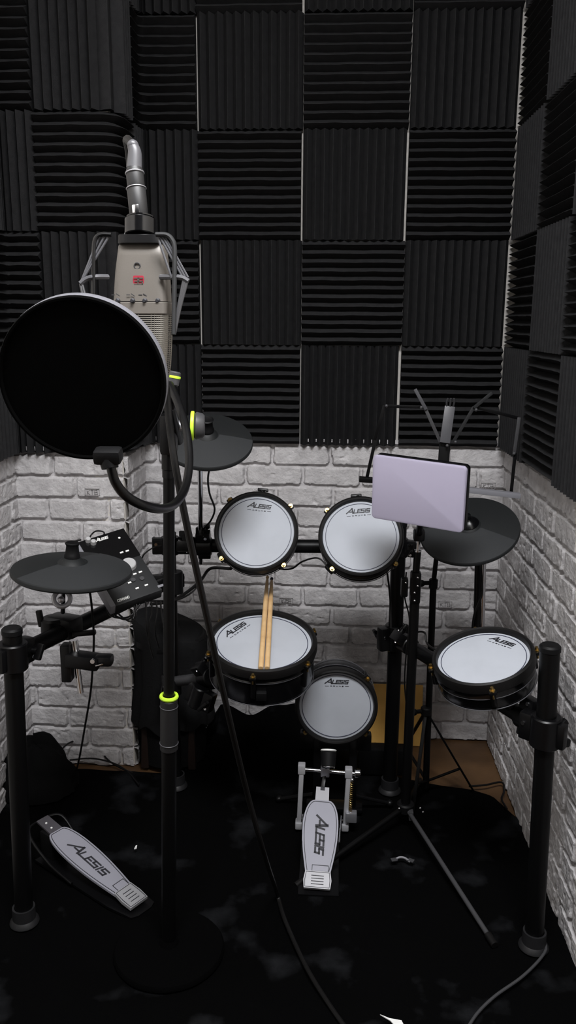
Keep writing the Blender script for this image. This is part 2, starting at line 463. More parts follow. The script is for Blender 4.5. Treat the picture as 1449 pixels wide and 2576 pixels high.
# ------------------------------------------------------------------ floor covering
def mat_height(x, y):
    return .004 + .010 * max(0, noise_s(x * 4.2, y * 4.2, 4)) + .004 * abs(noise_s(x * 13, y * 13, 6)) 
def noise_s(x, y, sd): return float(noise2(np.array([x]), np.array([y]), sd)[0])
def build_mat():
    back_r, back_l = pz(1075, 1988).y, 2.30
    nx, ny = 120, 170
    xs = np.linspace(XL + .010, 1.0, nx); ys = np.linspace(.75, 2.36, ny)
    X, Y = np.meshgrid(xs, ys)
    rx = RC.x + (YB - Y) * math.tan(ANG) - .008
    X = XL + .010 + (X - XL - .010) / (1.0 - XL - .010) * (rx - XL - .010)
    lim = np.interp(X, [XL, -.50, -.44, -.15, .14, .20, .30, .42, .48, .53], [2.31, 2.31, 2.55, 2.57, 2.57, back_r + .06, back_r + .02, back_r, back_r - .03, back_r - .14])
    lim = lim + noise2(X * 9, Y * 0 + 3, 2) * .02
    Y = .75 + (Y - .75) / (2.36 - .75) * (lim - .75)
    Hh = .005 + .012 * np.clip(noise2(X * 5, Y * 5, 4) * 2, 0, 1) ** 2 + .0035 * np.abs(noise2(X * 16, Y * 16, 6))
    edge = np.clip((lim - Y) / .06, 0, 1); Hh = Hh + .010 * (1 - edge) * (.5 + noise2(X * 14, Y, 8))
    bun = np.clip((X + .43) / .06, 0, 1) * np.clip((.06 - X) / .06, 0, 1); Hh = Hh + bun * .13 * np.clip((Y - 2.33) / .2, 0, 1) ** 1.3 * (.8 + .5 * noise2(X * 11, Y * 11, 15))
    n = nx * ny; idx = np.arange(n).reshape(ny, nx)
    vs = np.stack([X, Y, Hh], -1).reshape(-1, 3); vb = vs.copy(); vb[:, 2] = .0005
    q = np.stack([idx[:-1, :-1], idx[:-1, 1:], idx[1:, 1:], idx[1:, :-1]], -1).reshape(-1, 4)
    fs = q.tolist()
    rim = list(idx[0, :]) + list(idx[1:, -1]) + list(idx[-1, ::-1][1:]) + list(idx[::-1, 0][1:-1])
    for a, b in zip(rim, rim[1:] + rim[:1]): fs.append([int(a), int(b), int(b) + n, int(a) + n])
    fs.append([int(a) + n for a in rim][::-1])
    mb = MB(); mb.add(vs.tolist() + vb.tolist(), fs)
    return tag(mb.build('floor_mat', M['mat']), 'large black dusty mat covering the booth floor under the drum kit', 'mat')
build_mat()
MATZ = .012

# ------------------------------------------------------------------ drums
HEADK = {}
def drum(name, label, R, depth, lugs, a0, n_lug, T, group=None, wing=True, lug_ring=True):
    """local frame: head centre at the origin, +Z out of the head, +Y towards the lettering"""
    t = thing(name, label, 'drum', T, group)
    mb = MB()
    prof = [(R * 1.005, -.004), (R * 1.0, 0), (R * .9, .0006), (R * .5, .0012), (0, .0014)]
    h = MB().lathe(prof, None, 64).build('drum_head', M['head'], t, True)
    rg = MB().lathe([(R * .905, .0004), (R * .905, .0016), (R * .920, .0016), (R * .920, .0004), (R * .905, .0004)], None, 72)
    rg.build('printed_ring', M['inkblue'], h, True)
    lg = MB(); ly = R * .71
    logo(lg, R * .56, R * .095, Matrix.Translation((0, ly, .0008)), .0009)
    text(lg, 'DRUMS', R * .34, R * .026, Matrix.Translation((0, ly - R * .125, .0008)), .0009, .25, 0, 1.1)
    for sx in (-1, 1): stroke(lg, [(sx * R * .22, ly - R * .125), (sx * R * .31, ly - R * .125)], R * .010, .0009, Matrix.Translation((0, 0, .0008)))
    lg.build('printed_wordmark', M['ink'], h, True)
    # rubber hoop
    Ro = R * 1.105
    pr = [(R * .985, -.004), (R * .99, .007), (R * 1.012, .0115), (R * 1.05, .013), (R * 1.09, .011), (Ro, .005), (Ro, -.010), (R * 1.07, -.014), (R * .985, -.014), (R * .985, -.004)]
    MB().lathe(pr, None, 64).build('rubber_hoop', M['rubber'], t, True)
    Rs = R * 1.055
    sh = [(R * .95, -.012), (Rs, -.012), (Rs, -.024), (Rs * 1.012, -.026), (Rs * 1.012, -.031), (Rs, -.033), (Rs, -depth + .012), (Rs * .985, -depth + .003), (Rs * .95, -depth), (0, -depth - .004)]
    MB().lathe(sh, None, 64).build('shell', M['gloss'], t, True)
    for zz in (-.028, -depth + .006): MB().torus(Rs * 1.008, .0011, Matrix.Translation((0, 0, zz)), 64, 8).build('rim_band', M['ash'], t, True, label='thin shiny band around the black shell')
    for k in range(n_lug):
        a = a0 + 2 * PI * k / n_lug; c, s = math.cos(a), math.sin(a); rad = Ro + .003
        ear = MB(); Tm = Matrix.Translation((c * rad, s * rad, -.006)) @ Matrix.Rotation(a, 4, 'Z')
        ear.box((.014, .018, .008), Tm, .003); ear.box((.012, .012, depth * .6), Tm @ Matrix.Translation((-.007, 0, -depth * .35)), .004)
        e = ear.build('lug', M['black'], t, True)
        sc = MB(); P = Vector((c * (rad + .001), s * (rad + .001), -.002))
        sc.cyl(P, P + Vector((0, 0, .003)), .0062, n=16); sc.cyl(P + Vector((0, 0, .003)), P + Vector((0, 0, .010)), .0036, n=6)
        sc.cyl(P - Vector((0, 0, .02)), P, .0022, n=8)
        sc.build('tension_screw', M['brass'], e, True, label='small gold tension screw')
    if wing:
        w = MB(); y = Ro - .004
        w.cyl(Vector((0, y - .01, -depth * .6)), Vector((0, y + .020, -depth * .6)), .008)
        w.box((.030, .008, .012), Matrix.Translation((0, y + .024, -depth * .6)), .003)
        w.build('wing_screw', M['black'], t, True)
        w = MB(); w.cyl(Vector((.004, y + .014, -depth * .6 + .006)), Vector((.004, y + .018, -depth * .6 + .012)), .005)
        w.build('screw_collar', M['chrome'], t, True)
    j = MB(); j.box((.026, .02, .024), Matrix.Rotation(-.9, 4, 'Z') @ Matrix.Translation((0, -Rs - .002, -depth * .6)), .004)
    j.build('jack_housing', M['blackm'], t, True)
    return t

def drum_T(u, v, zc, axis_img, view_off, text_img):
    """head centre by pixel; axis_img: image direction (du,dv) the head normal leans to; view_off angle from the line of sight;
       text_img: image direction of the top of the lettering"""
    p = pc(u, v, zc); view = (CAM - p).normalized()
    a = RT * axis_img[0] + DN * axis_img[1]; a = (a - view * a.dot(view)).normalized()
    n = view * math.cos(view_off) + a * math.sin(view_off)
    t = RT * text_img[0] + DN * text_img[1]
    # bring the image direction into the head plane along the line of sight
    t = t - view * (t.dot(n) / view.dot(n)); y = (t - n * t.dot(n)).normalized(); x = y.cross(n)
    return mat4(Matrix((x, y, n)).transposed(), p), n

R8, R10 = .1015, .127
D2R = PI / 180
T1, n1 = drum_T(645, 1338, 2.22, (-.18, -1), 17 * D2R, (.13, -1))
tom1 = drum('rack_tom', 'round white-headed tom drum, left of the pair, above the snare', R8, .062, 4, PI / 4, 4, T1, 'small mesh-head tom pads')
# lug angles: turn the lug set so that two screws sit low left and low right
T2, n2 = drum_T(908, 1350, 2.19, (.05, -1), 20 * D2R, (-.10, -1))
for ch in list(tom1.children):
    pass
tom2 = dup(tom1, T2, 'round white-headed tom drum half hidden behind the pale tablet')
T3, n3 = drum_T(1216, 1657, 1.84, (-.17, -1), 55 * D2R, (.52, -.45))
tom3 = dup(tom1, T3, 'white-headed floor tom drum tilted beside the right brick wall')
T4, n4 = drum_T(660, 1616, 2.13, (.02, -1), 55 * D2R, (-.75, -.36))
snare = drum('snare_drum', 'largest white-headed drum, lying flat under two wooden drumsticks', R10, .10, 6, PI / 6, 6, T4, 'larger snare pad', wing=False)
T5, n5 = drum_T(846, 1776, 2.26, (.05, 1), 28 * D2R, (.03, -1))
kick = drum('kick_pad', 'white-headed bass drum pad standing upright above the silver kick pedal', R8, .07, 4, PI / 4, 4, T5, None, wing=False)
# the stand under the kick pad
kp = MB(); kc = T5.translation
for sx in (-.05, .05):
    kp.bar(Vector((kc.x + sx, kc.y + .05, .02)), Vector((kc.x + sx, kc.y + .05, kc.z)), .022, .030, .004)
kp.box((.16, .05, .012), Vector((kc.x, kc.y + .05, .026)), .004)
kp.box((.20, .030, .05), Vector((kc.x, kc.y + .055, kc.z - .13)), .006)
kp.build('pad_stand', M['black'], kick)
for sx in (-1, 1):
    kp = MB()
    kp.tube([Vector((kc.x + sx * .06, kc.y + .05, .06)), Vector((kc.x + sx * .16, kc.y + .08, .022))], .006)
    kp.ball(Vector((kc.x + sx * .16, kc.y + .08, .022)), .010)
    kp.build('spur', M['black'], kick)

# ------------------------------------------------------------------ drumsticks
def stick(ub, vb, ut, vt, label, T4=T4, n=n4):
    b = pplane(ub, vb, T4.translation + n * .0095, n); L = .40
    r = ray(ut, vt); lo, hi = .5, 4
    near = (b - CAM).dot(FW)
    lo = near
    for _ in range(60):
        m = (lo + hi) / 2
        if (CAM + r * m - b).length < L: lo = m
        else: hi = m
    tip = CAM + r * lo; d = (tip - b).normalized(); Lr = (tip - b).length
    t = thing('drumstick', label, 'drumstick', mat4(frame(d), b), 'pair of drumsticks on the snare')
    s = .0066
    MB().lathe([(0, 0), (s * .8, .0), (s, .003), (s, Lr * .72), (s * .62, Lr * .94), (s * .42, Lr * .965)], None, 20).build('shaft', M['stick'], t, True)
    MB().lathe([(s * .42, Lr * .965), (s * .66, Lr * .975), (s * .7, Lr * .985), (s * .45, Lr * .997), (0, Lr)], None, 16).build('tip', M['stick' if 'left' in label else 'inkblue'], t, True)
stick(656, 1681, 673, 1449, 'wooden drumstick lying on the snare, left one with the pale tip')
stick(672, 1681, 684, 1453, 'wooden drumstick lying on the snare, right one with the darkened tip')

# ------------------------------------------------------------------ drum rack
PR = .0205
def onfloor(u, v): p = pz(u, v, MATZ); return Vector((p.x, p.y, MATZ))
pL0 = onfloor(62, 2318); pR0 = onfloor(1342, 2380); pC0 = onfloor(980, 1988)
pL1 = pt(30, 1585, pL0.y); pR1 = pt(1384, 1628, pR0.y); pC1 = pt(1005, 1316, pC0.y)
pB1 = pt(427, 1342, pC0.y - .02); pB0 = Vector((pB1.x, pB1.y, MATZ))
rack = thing('drum_rack', 'black tubular drum rack whose posts and bars carry all the pads', 'drum rack', Vector((0, pC0.y, 0)))
posts = [(pL0, pL1), (pR0, pR1), (pC0, pC1), (pB0, pB1)]
for a, b in posts:
    PRr = .016 if a is pB0 else PR
    o = MB().cyl(a + Vector((0, 0, .004)), b, PRr, n=28, bev=.002).build('post', M['tube'], rack)
    d = (b - a).normalized()
    MB().cyl(b - d * .012, b + d * .006, PRr + .0015, n=28, bev=.004).build('end_cap', M['blackm'], o)
    fb_ = MB(); fb_.lathe([(PR + .0005, .040), (PR + .005, .040), (PR + .006, .012), (PR + .012, .004), (PR + .013, 0), (0, 0)], mat4(Matrix.Identity(3), a), 32)
    fb_.build('rubber_boot', M['boot'], o)
def clamp(parent, p, axis, side, r=.027, hgt=.05, wing=True, name='clamp'):
    """split sleeve round a tube at p along axis with a bolted ear towards side"""
    axis = axis.normalized(); side = (side - axis * side.dot(axis)).normalized()
    R = Matrix((side, axis.cross(side), axis)).transposed(); T = mat4(R, p)
    mb = MB(); mb.lathe([(0, -hgt / 2), (r - .003, -hgt / 2), (r, -hgt / 2 + .003), (r, hgt / 2 - .003), (r - .003, hgt / 2), (0, hgt / 2)], T, 28)
    mb.box((.034, .030, hgt * .9), T @ Matrix.Translation((r + .006, 0, 0)), .005)
    mb.box((.020, .020, hgt * .8), T @ Matrix.Translation((-r - .003, 0, 0)), .004)
    o = mb.build(name, M['black'], parent)
    if wing:
        w = MB(); q = T @ Matrix.Translation((r + .012, -.024, 0))
        w.cyl((T @ Vector((r + .012, -.012, 0))), (T @ Vector((r + .012, -.03, 0))), .008, n=14)
        w.box((.010, .018, .036), q @ Matrix.Translation((0, -.010, 0)) @ Matrix.Rotation(.5, 4, 'Y'), .004)
        w.build('wing_nut', M['black'], o)
        MB().cyl(T @ Vector((r + .012, .014, .008)), T @ Vector((r + .012, .018, .008)), .0045, n=10).build('bolt', M['chrome'], o)
        MB().cyl(T @ Vector((r + .012, -.014, -.014)), T @ Vector((r + .012, -.018, -.014)), .004, n=10).build('bolt', M['chrome'], o)
    return o
def bar(p, q, r=.019): return MB().cyl(p, q, r, n=24, bev=.002).build('crossbar', M['tube'], rack)
UPZ = Vector((0, 0, 1))
# rear cross bar behind the toms
h1 = pt(428, 1372, pB1.y); h2 = pt(1003, 1376, pC1.y)
bar(h1 - Vector((.03, 0, 0)), h2)
clamp(rack, h1, UPZ, Vector((-1, -.2, 0)))
clamp(rack, pt(470, 1372, pB1.y), h2 - h1, Vector((0, -1, .2)), .025, .05)
clamp(rack, pt(513, 1374, pB1.y), h2 - h1, Vector((0, -.4, 1)), .026, .045)
clamp(rack, h2, UPZ, Vector((1, -.4, 0)))
# left arm, from the near left post up to the rear post
def on_post(a, b, v):
    lo, hi = 0., 1.
    for _ in range(40):
        m = (lo + hi) / 2; p = a.lerp(b, m) - CAM; vv = 1288 + FPX * p.dot(DN) / p.dot(FW)
        if vv > v: lo = m
        else: hi = m
    return a.lerp(b, lo)
la = on_post(pL0, pL1, 1650); lb = pt(428, 1462, pB1.y)
dl = (lb - la).normalized()
bar(la + dl * .02, lb + dl * .05)
MB().cyl(pt(441, 1437, lb.y - .02), pt(443, 1492, lb.y - .02), .0205, n=24, bev=.002).build('bar_end', M['blackm'], rack)
clamp(rack, la, pL1 - pL0, dl, .031, .062)
clamp(rack, lb, UPZ, Vector((-1, -.5, 0)))
# right arm, from the rear right post to the near right post
ra = on_post(pC0, pC1, 1602); rb = on_post(pR0, pR1, 1838); dr = (rb - ra).normalized()
bar(ra, rb - dr * .02)
clamp(rack, ra, UPZ, Vector((-1, -.5, 0)), .030, .075)
clamp(rack, ra + dr * .07, dr, Vector((0, -1, .4)), .026, .05)
clamp(rack, rb, UPZ, Vector((-.6, .5, 0)), .032, .068)
clamp(rack, rb - dr * .06, dr, Vector((.3, -.3, .8)), .026, .05)
w = MB(); wp = pt(1425, 1812, rb.y); w.bar(rb + Vector((.025, -.01, .012)), wp, .012, .016, .004); w.build('wing_nut', M['black'], rack)
w = MB(); w.bar(rb + Vector((.025, -.01, -.022)), pt(1432, 1868, rb.y), .012, .018, .004); w.build('wing_nut', M['black'], rack)
# pad brackets: tubes between the drums and the bars
def bracket(p, q, r=.011): MB().tube([p, q], r, 14, 0).build('pad_arm', M['black'], rack)
bx1 = pt(600, 1374, h1.y); bracket(T1 @ Vector((0, 0, -.07)), bx1 + Vector((0, -.006, 0)))
bx2 = pt(930, 1376, h1.y); bracket(T2 @ Vector((0, 0, -.07)), bx2 + Vector((0, -.006, 0)))
bracket(T3 @ Vector((0, 0, -.07)), rb - dr * .10)
sn0 = pt(430, 1716, pB1.y); sn1 = pt(520, 1704, 2.10)
clamp(rack, sn0, UPZ, Vector((.6, -1, 0)))
MB().tube([sn0, sn1], .015, 18, 0).build('pad_arm', M['grey'], rack)
bracket(sn1, T4 @ Vector((0, 0, -.095)), .012)
clamp(rack, sn1, sn1 - sn0, Vector((.2, -.5, .6)), .024, .045)
cl = clamp(rack, pt(500, 1752, 2.08), Vector((.3, 0, 1)), Vector((1, -.4, 0)), .024, .06)

# ------------------------------------------------------------------ cymbals
def cymbal(name, label, u, v, zc, R, axis_img, off, sect, knob=True, choke=None):
    p = pc(u, v, zc); view = (CAM - p).normalized()
    a = RT * axis_img[0] + DN * axis_img[1]; a = (a - view * a.dot(view)).normalized()
    n = view * math.cos(off) + a * math.sin(off)
    y = DN - view * (DN.dot(n) / view.dot(n)); y = -(y - n * y.dot(n)).normalized(); x = y.cross(n)
    T = mat4(Matrix((x, y, n)).transposed(), p)
    t = thing(name, label, 'cymbal', T, 'black rubber cymbal pads')
    top = [(R, -.006), (R * .985, -.002), (R * .6, .007), (R * .24, .013), (R * .20, .018), (R * .12, .025), (0, .027)]
    MB().lathe([(0, -.003), (R * .5, -.006), (R * .97, -.014), (R, -.010)] + top, None, 72).build('cymbal_disc', M['cymbal'], t, True)
    a0, a1 = sect
    sp = [(R * .992, -.0035), (R * .985, -.0008), (R * .6, .0084), (R * .26, .0142), (R * .26, .012), (R * .6, .0062), (R * .985, -.003), (R * .992, -.0035)]
    MB().lathe(sp, None, 48, (a0 * D2R, a1 * D2R)).build('striking_pad', M['pad'], t, True, label='dark grey matte striking zone')
    if knob:
        MB().lathe([(0, .02), (.017, .024), (.017, .030), (.015, .033), (.013, .050), (.016, .056), (.013, .058), (0, .054)], None, 24).build('felt_nut', M['blackm'], t, True)
    else:
        MB().lathe([(R * .20, .016), (R * .21, .020), (R * .13, .030), (R * .09, .032), (.008, .036), (.008, .046), (0, .047)], None, 32).build('bell', M['gloss'], t, True)
    MB().box((.03, .03, .014), Matrix.Translation((0, -R * .4, -.016)), .004).build('jack_housing', M['blackm'], t, True)
    return t, T
hat, TH_ = cymbal('cymbal_pad', 'flat black cymbal pad at left, overlapping the drum module', 181, 1429, 1.80, .128, (.02, -1), 71.5 * D2R, (-150, 60))
crash, TCR = cymbal('cymbal_pad', 'black crash cymbal pad high behind the green-ringed stand knob', 520, 1104, 2.02, .1125, (.02, -1), 54 * D2R, (-165, 0))
ride, TRI = cymbal('cymbal_pad', 'large black ride cymbal pad behind the pale tablet at right', 1180, 1330, 2.12, .126, (-.12, -1), 48 * D2R, (-185, -25), knob=False)

def rod(name, label, parts, cat='cymbal rod'):
    t = thing(name, label, cat, parts[0][1][0]); 
    for pn, pts, r, m in parts:
        MB().tube(pts, r, 14, 0).build(pn, M[m], t)
    return t
hc = TH_ @ Vector((-.018, -.01, -.012))
hz = pt(160, 1570, la.y + (lb.y - la.y) * .30)
hat_rod = thing('cymbal_rod', 'chrome rod with ring clutch holding the left cymbal pad', 'cymbal rod', hz, 'cymbal rods clamped to the rack')
MB().tube([hc, hz + Vector((0, 0, .03))], .0055, 14, 0).build('upper_rod', M['chrome'], hat_rod)
q = pc(156, 1506, 1.74); k = MB(); k.torus(.0165, .005, mat4(frame(CAM - q), q), 28, 10); k.ball(q + Vector((0, -.006, 0)), .007); k.build('ring_clutch', M['steel'], hat_rod)
k = MB(); k.box((.075, .05, .055), mat4(frame(dl, UPZ), hz - Vector((0, 0, .004))), .010); k.cyl(hz + Vector((-.02, -.01, -.02)), hz + Vector((-.02, -.01, .02)), .030, n=24, bev=.005)
k.bar(hz + Vector((-.045, -.02, .0)), hz + Vector((-.050, -.02, .04)), .014, .010, .003)
kk = k.build('rod_clamp', M['black'], hat_rod)
k = MB(); k.bar(hz + Vector((.03, -.03, -.012)), hz + Vector((.085, -.03, -.006)), .014, .012, .004); k.build('wing_nut', M['black'], kk)
lz = pc(185, 1610, 1.83); lz2 = pc(203, 1742, 1.85)
MB().tube([lz, lz.lerp(lz2, .5)], .0095, 16, 0).build('lower_rod', M['chrome'], hat_rod)
MB().tube([lz.lerp(lz2, .45), lz2], .0065, 16, 0).build('lower_rod', M['chrome'], hat_rod)
lc = pc(196, 1660, 1.83); k = MB()
k.box((.075, .04, .032), mat4(Matrix.Rotation(.12, 3, 'Y'), lc + Vector((.012, 0, 0))), .008); k.box((.022, .03, .085), lc + Vector((-.024, 0, -.006)), .004)
k.box((.040, .03, .024), lc + Vector((.058, 0, .002)), .008)
kk = k.build('rod_clamp', M['black'], hat_rod)
k = MB(); k.cyl(lc + Vector((.040, -.02, .008)), lc + Vector((.040, -.026, .008)), .005, n=12); k.build('bolt', M['chrome'], kk); k = MB(); k.bar(lc + Vector((.045, -.02, -.004)), lc + Vector((.062, -.02, .001)), .003, .003, .0005); k.build('bolt', M['chrome'], kk)

cz = pt(505, 1352, h1.y); c0 = TCR @ Vector((-.016, 0, -.012))
crod = thing('cymbal_rod', 'thin chrome rod below the crash cymbal, left of the left tom', 'cymbal rod', cz, 'cymbal rods clamped to the rack')
MB().tube([c0, cz, cz + (cz - c0) * .32], .0065, 16, 0).build('rod', M['chrome'], crod)
k = MB(); k.cyl(cz + Vector((0, 0, -.008)), cz + Vector((0, 0, .030)), .014, n=18, bev=.003); k.box((.035, .03, .04), cz + Vector((.006, 0, -.03)), .006); k.bar(cz + Vector((.012, 0, -.01)), cz + Vector((.045, 0, -.03)), .01, .008, .003); k.build('rod_clamp', M['black'], crod)
k = MB(); k.cyl(c0 - Vector((0, 0, .008)), c0 + Vector((0, 0, .008)), .014, n=18); k.build('tilter', M['black'], crod)

r0 = TRI @ Vector((0, 0, -.012)); r1 = pt(1203, 1405, r0.y + .06); r2 = pt(1198, 1622, r0.y + .06)
rrod = thing('cymbal_rod', 'chrome rod rising behind the right floor tom to the ride cymbal', 'cymbal rod', r2, 'cymbal rods clamped to the rack')
MB().tube([r1, r2], .009, 16, 0).build('rod', M['black'], rrod)
MB().tube([r1 + Vector((.014, .0, 0)), r2 + Vector((.014, 0, 0))], .007, 16, 0).build('rod', M['chrome'], rrod)
k = MB(); k.tube([r0, r1 + Vector((.006, 0, .01))], .010, 14, 0); k.cyl(r1 - Vector((-.006, 0, .012)), r1 + Vector((.006, 0, .010)), .019, n=18, bev=.003); k.bar(r1 + Vector((.01, 0, .012)), r1 + Vector((.045, 0, .016)), .010, .006, .002); k.build('tilter', M['black'], rrod)
rd = ra + dr * ((r2 - ra).dot(dr)); k = MB(); k.tube([r2, rd], .012, 14, 0); k.build('rod_clamp', M['black'], rrod)

# ------------------------------------------------------------------ drum module
def slab(corner_px, zc, a, b, thick):
    """affine px parallelogram -> plane: top-left corner, width vector, height vector with depth changes"""
    (u0, v0), (u1, v1), (u2, v2) = corner_px
    P0 = pc(u0, v0, zc); P1 = pc(u1, v1, zc + a); P2 = pc(u2, v2, zc + b)
    return P0, P1, P2
P0, P1, P2 = slab(((192, 1366), (306, 1331), (297, 1523)), 2.06, .06, -.11, .03)
wv, hv = P1 - P0, P2 - P0; xx = wv.normalized(); yy = -(hv - xx * hv.dot(xx)).normalized(); zz = xx.cross(yy)
mw, mh = wv.length, (hv - xx * hv.dot(xx)).length
mc = P0 + wv / 2 + hv / 2
TM = mat4(Matrix((xx, yy, zz)).transposed(), mc)
module = thing('drum_module', 'black electronic drum module with buttons and silver knob above the left arm', 'drum module', TM)
k = MB(); k.box((mw, mh, .030), Matrix.Translation((0, 0, -.015)), .004); k.build('housing', M['slate'], module, True)
k = MB(); k.prism([(-mw / 2, mh * .05), (mw / 2, mh * .05), (mw / 2, mh / 2), (-mw / 2, mh / 2)], .001, Matrix.Identity(4)); k.build('display_panel', M['gloss'], module, True)
k = MB(); k.box((.014, mh * .98, .030), Matrix.Translation((-mw / 2 - .006, 0, -.015)) , .003); k.build('side_panel', M['greyl'], module, True, label='grey side cheek')
k = MB(); logo(k, mw * .24, .007, Matrix.Translation((-mw * .03, mh * .44, .001)), .0008); k.build('printed_wordmark', M['white'], module, True)
k = MB(); text(k, 'COMMAND', mw * .24, .0065, Matrix.Translation((-mw * .30, -mh * .445, .0002)), .0008, .2, .2, .3); k.build('printed_name', M['white'], module, True)
def mpos(u, v): 
    p = TM.inverted() @ pplane(u, v, mc, zz); return p
for (u, v) in ((326, 1449), (339, 1445), (353, 1440), (326, 1467), (345, 1481), (368, 1473), (306, 1391), (320, 1387)):
    p = mpos(u, v); k = MB(); k.box((.009, .0045, .003), Matrix.Translation((p.x, p.y, .0015)), .001); k.build('button', M['white'], module, True, label='small pale lit button')
for (u, v) in ((335, 1460), (357, 1456), (313, 1455)):
    p = mpos(u, v); k = MB(); k.cyl(Vector((p.x, p.y, 0)), Vector((p.x, p.y, .003)), .006, n=16); k.build('button', M['grey'], module, True)
p = mpos(324, 1424); k = MB(); k.cyl(Vector((p.x, p.y, 0)), Vector((p.x, p.y, .014)), .0185, .017, n=32, bev=.002); k.build('dial', M['silver'], module, True, label='large silver dial')
for (u, v) in ((235, 1368), (222, 1362)):
    p = mpos(u, v); k = MB(); k.cyl(Vector((p.x, p.y, 0)), Vector((p.x, p.y, .012)), .007, .006, n=20, bev=.001); k.build('volume_knob', M['silver'], module, True)
p = mpos(300, 1354); k = MB(); k.cyl(Vector((p.x, p.y, 0)), Vector((p.x, p.y, .002)), .003, n=10); k.build('indicator', M['white'], module, True)
p = mpos(404, 1474); k = MB(); k.box((.015, .007, .001), Matrix.Translation((p.x, p.y, .0004)), .0002); k.build('sticker', M['greyl'], module, True)
k = MB(); mcl = mc - zz * .05; k.box((.05, .06, .05), mat4(frame(zz), mcl), .008); k.build('mount', M['black'], module)

# ------------------------------------------------------------------ pedals
def foot_shape(L, wt, wm, wh, n=24):
    """outline along y: 0 heel .. L toe, convex sides and a rounded shoulder"""
    def wd(t):
        if t < .62: return wh + (wm - wh) * math.sin(PI / 2 * t / .62)
        s = (t - .62) / .38; return wt + (wm - wt) * math.sqrt(max(0, 1 - s ** 2.3))
    L_ = [(wd(1 - (1 - i / n) ** 1.5) / 2, L * (1 - (1 - i / n) ** 1.5)) for i in range(n + 1)]
    return L_ + [(-x, y) for x, y in L_[::-1]]
def inset(poly, d):
    n = len(poly); out = []
    for i in range(n):
        a, b, c = Vector(poly[i - 1]), Vector(poly[i]), Vector(poly[(i + 1) % n])
        e1 = (b - a); e2 = (c - b); nn = Vector((-e1.y, e1.x)).normalized() + Vector((-e2.y, e2.x)).normalized()
        if nn.length < 1e-6: nn = Vector((-e1.y, e1.x))
        nn.normalize(); out.append(tuple(b + nn * d))
    return out
def outline(mb, poly, w, h, T):
    inn = inset(poly, w); n = len(poly)
    for i in range(n):
        j = (i + 1) % n; mb.prism([poly[i], poly[j], inn[j], inn[i]], h, T)
def footboard(t, heel, toe, side, L, ws, logo_flip, toe_dark):
    """heel/toe: world points on the plate axis; builds plate, print, heel block"""
    y = (toe - heel).normalized(); x = (side - y * side.dot(y)).normalized(); z = x.cross(y)
    if z.z < 0: x = -x; z = -z
    T = mat4(Matrix((x, y, z)).transposed(), heel); L = (toe - heel).length
    wt, wm, wh = ws
    Lp = L * (.84 if toe_dark else .86)
    h0 = L * .15
    prof = foot_shape(Lp - h0 * .8, wt, wm, wh * .95)
    prof = [(a, b + h0 * .8) for a, b in prof]
    pb = MB().prism(prof, .006, T, -.006).build('footboard', M['plate'], t)
    k = MB(); outline(k, inset(prof, .004), .0016, .0006, T); k.build('outline_print', M['ink'], pb)
    k = MB(); Tl = T @ Matrix.Translation((0, h0 * .8 + (Lp - h0 * .8) * .52, .0001)) @ Matrix.Rotation(-PI / 2, 4, 'Z'); logo(k, Lp * .40, wm * .22, Tl, .0006); k.build('printed_wordmark', M['ink'], pb)
    hp = [(-wh * .52, 0), (wh * .52, 0), (wh * .56, h0 * .5), (wh * .50, h0 * 1.05), (-wh * .50, h0 * 1.05), (-wh * .56, h0 * .5)]
    hb = MB().prism(hp, .008, T, -.005).build('heel_plate', M['alu'], t, label='grey grooved heel plate')
    k = MB(); outline(k, inset(hp, .003), .0016, .0006, T @ Matrix.Translation((0, 0, .003)))
    for i in range(4): k.box((wh * .5, .0018, .0008), T @ Matrix.Translation((0, h0 * (.25 + .17 * i), .0032)))
    k.build('grip_groove', M['ink'], hb)
    k = MB(); hq = [(-wh * .25, h0 * 1.05), (wh * .42, h0 * 1.05), (wh * .42, h0 * 1.45), (-wh * .25, h0 * 1.45)]; outline(k, hq, .0018, .0008, T @ Matrix.Translation((0, 0, .0004))); k.build('hinge_print', M['ink'], pb)
    neck = [(-wt / 2, Lp), (wt / 2, Lp), (wt * .48, L), (-wt * .48, L)]
    nk = MB().prism(neck, .005, T, -.005).build('toe_plate', M['plated' if toe_dark else 'alu'], t, label='dark toe plate with two screws' if toe_dark else None)
    if toe_dark:
        for yy_ in (Lp + (L - Lp) * .25, Lp + (L - Lp) * .62): MB().cyl(T @ Vector((-.004, yy_, 0)), T @ Vector((-.004, yy_, .002)), .0028, n=12).build('screw', M['white'], nk)
    else:
        k = MB(); k.prism([(-wt * .16, L - .010), (wt * .16, L - .010), (wt * .16, L), (-wt * .16, L)], .006, T, -.0055); k.build('strap_slot', M['ink'], nk)
    return T, L
# kick pedal
heel = pz(797, 2236, .028); toe = pt(812, 1980, 2.015)
ped = thing('kick_pedal', 'silver kick drum pedal with long footboard under the bass drum pad', 'pedal', Vector((heel.x, heel.y + .12, MATZ)))
footboard(ped, heel, toe, RT, 0, (.036, .092, .062), False, False)
up0, up1 = pt(752, 2072, 2.045), pt(759, 1935, 2.045); vp0, vp1 = pt(868, 2074, 2.045), pt(877, 1945, 2.045)
up0.z = vp0.z = MATZ
for a, b in ((up0, up1), (vp0, vp1)):
    o = MB(); o.bar(a + Vector((0, 0, .012)), b, .013, .020, .003); o.bar(b - Vector((0, 0, .010)), b + Vector((0, 0, .016)), .020, .024, .003); o.box((.020, .03, .020), a + Vector((0, 0, .014)), .004)
    o.build('upright', M['alu'], ped)
ax0, ax1 = up1 + Vector((0, 0, .0)), vp1 + Vector((0, 0, .0))
MB().cyl(ax0, ax1 + (ax1 - ax0).normalized() * .022, .0055, n=16).build('axle', M['chrome'], ped)
ac = ax0.lerp(ax1, .50)
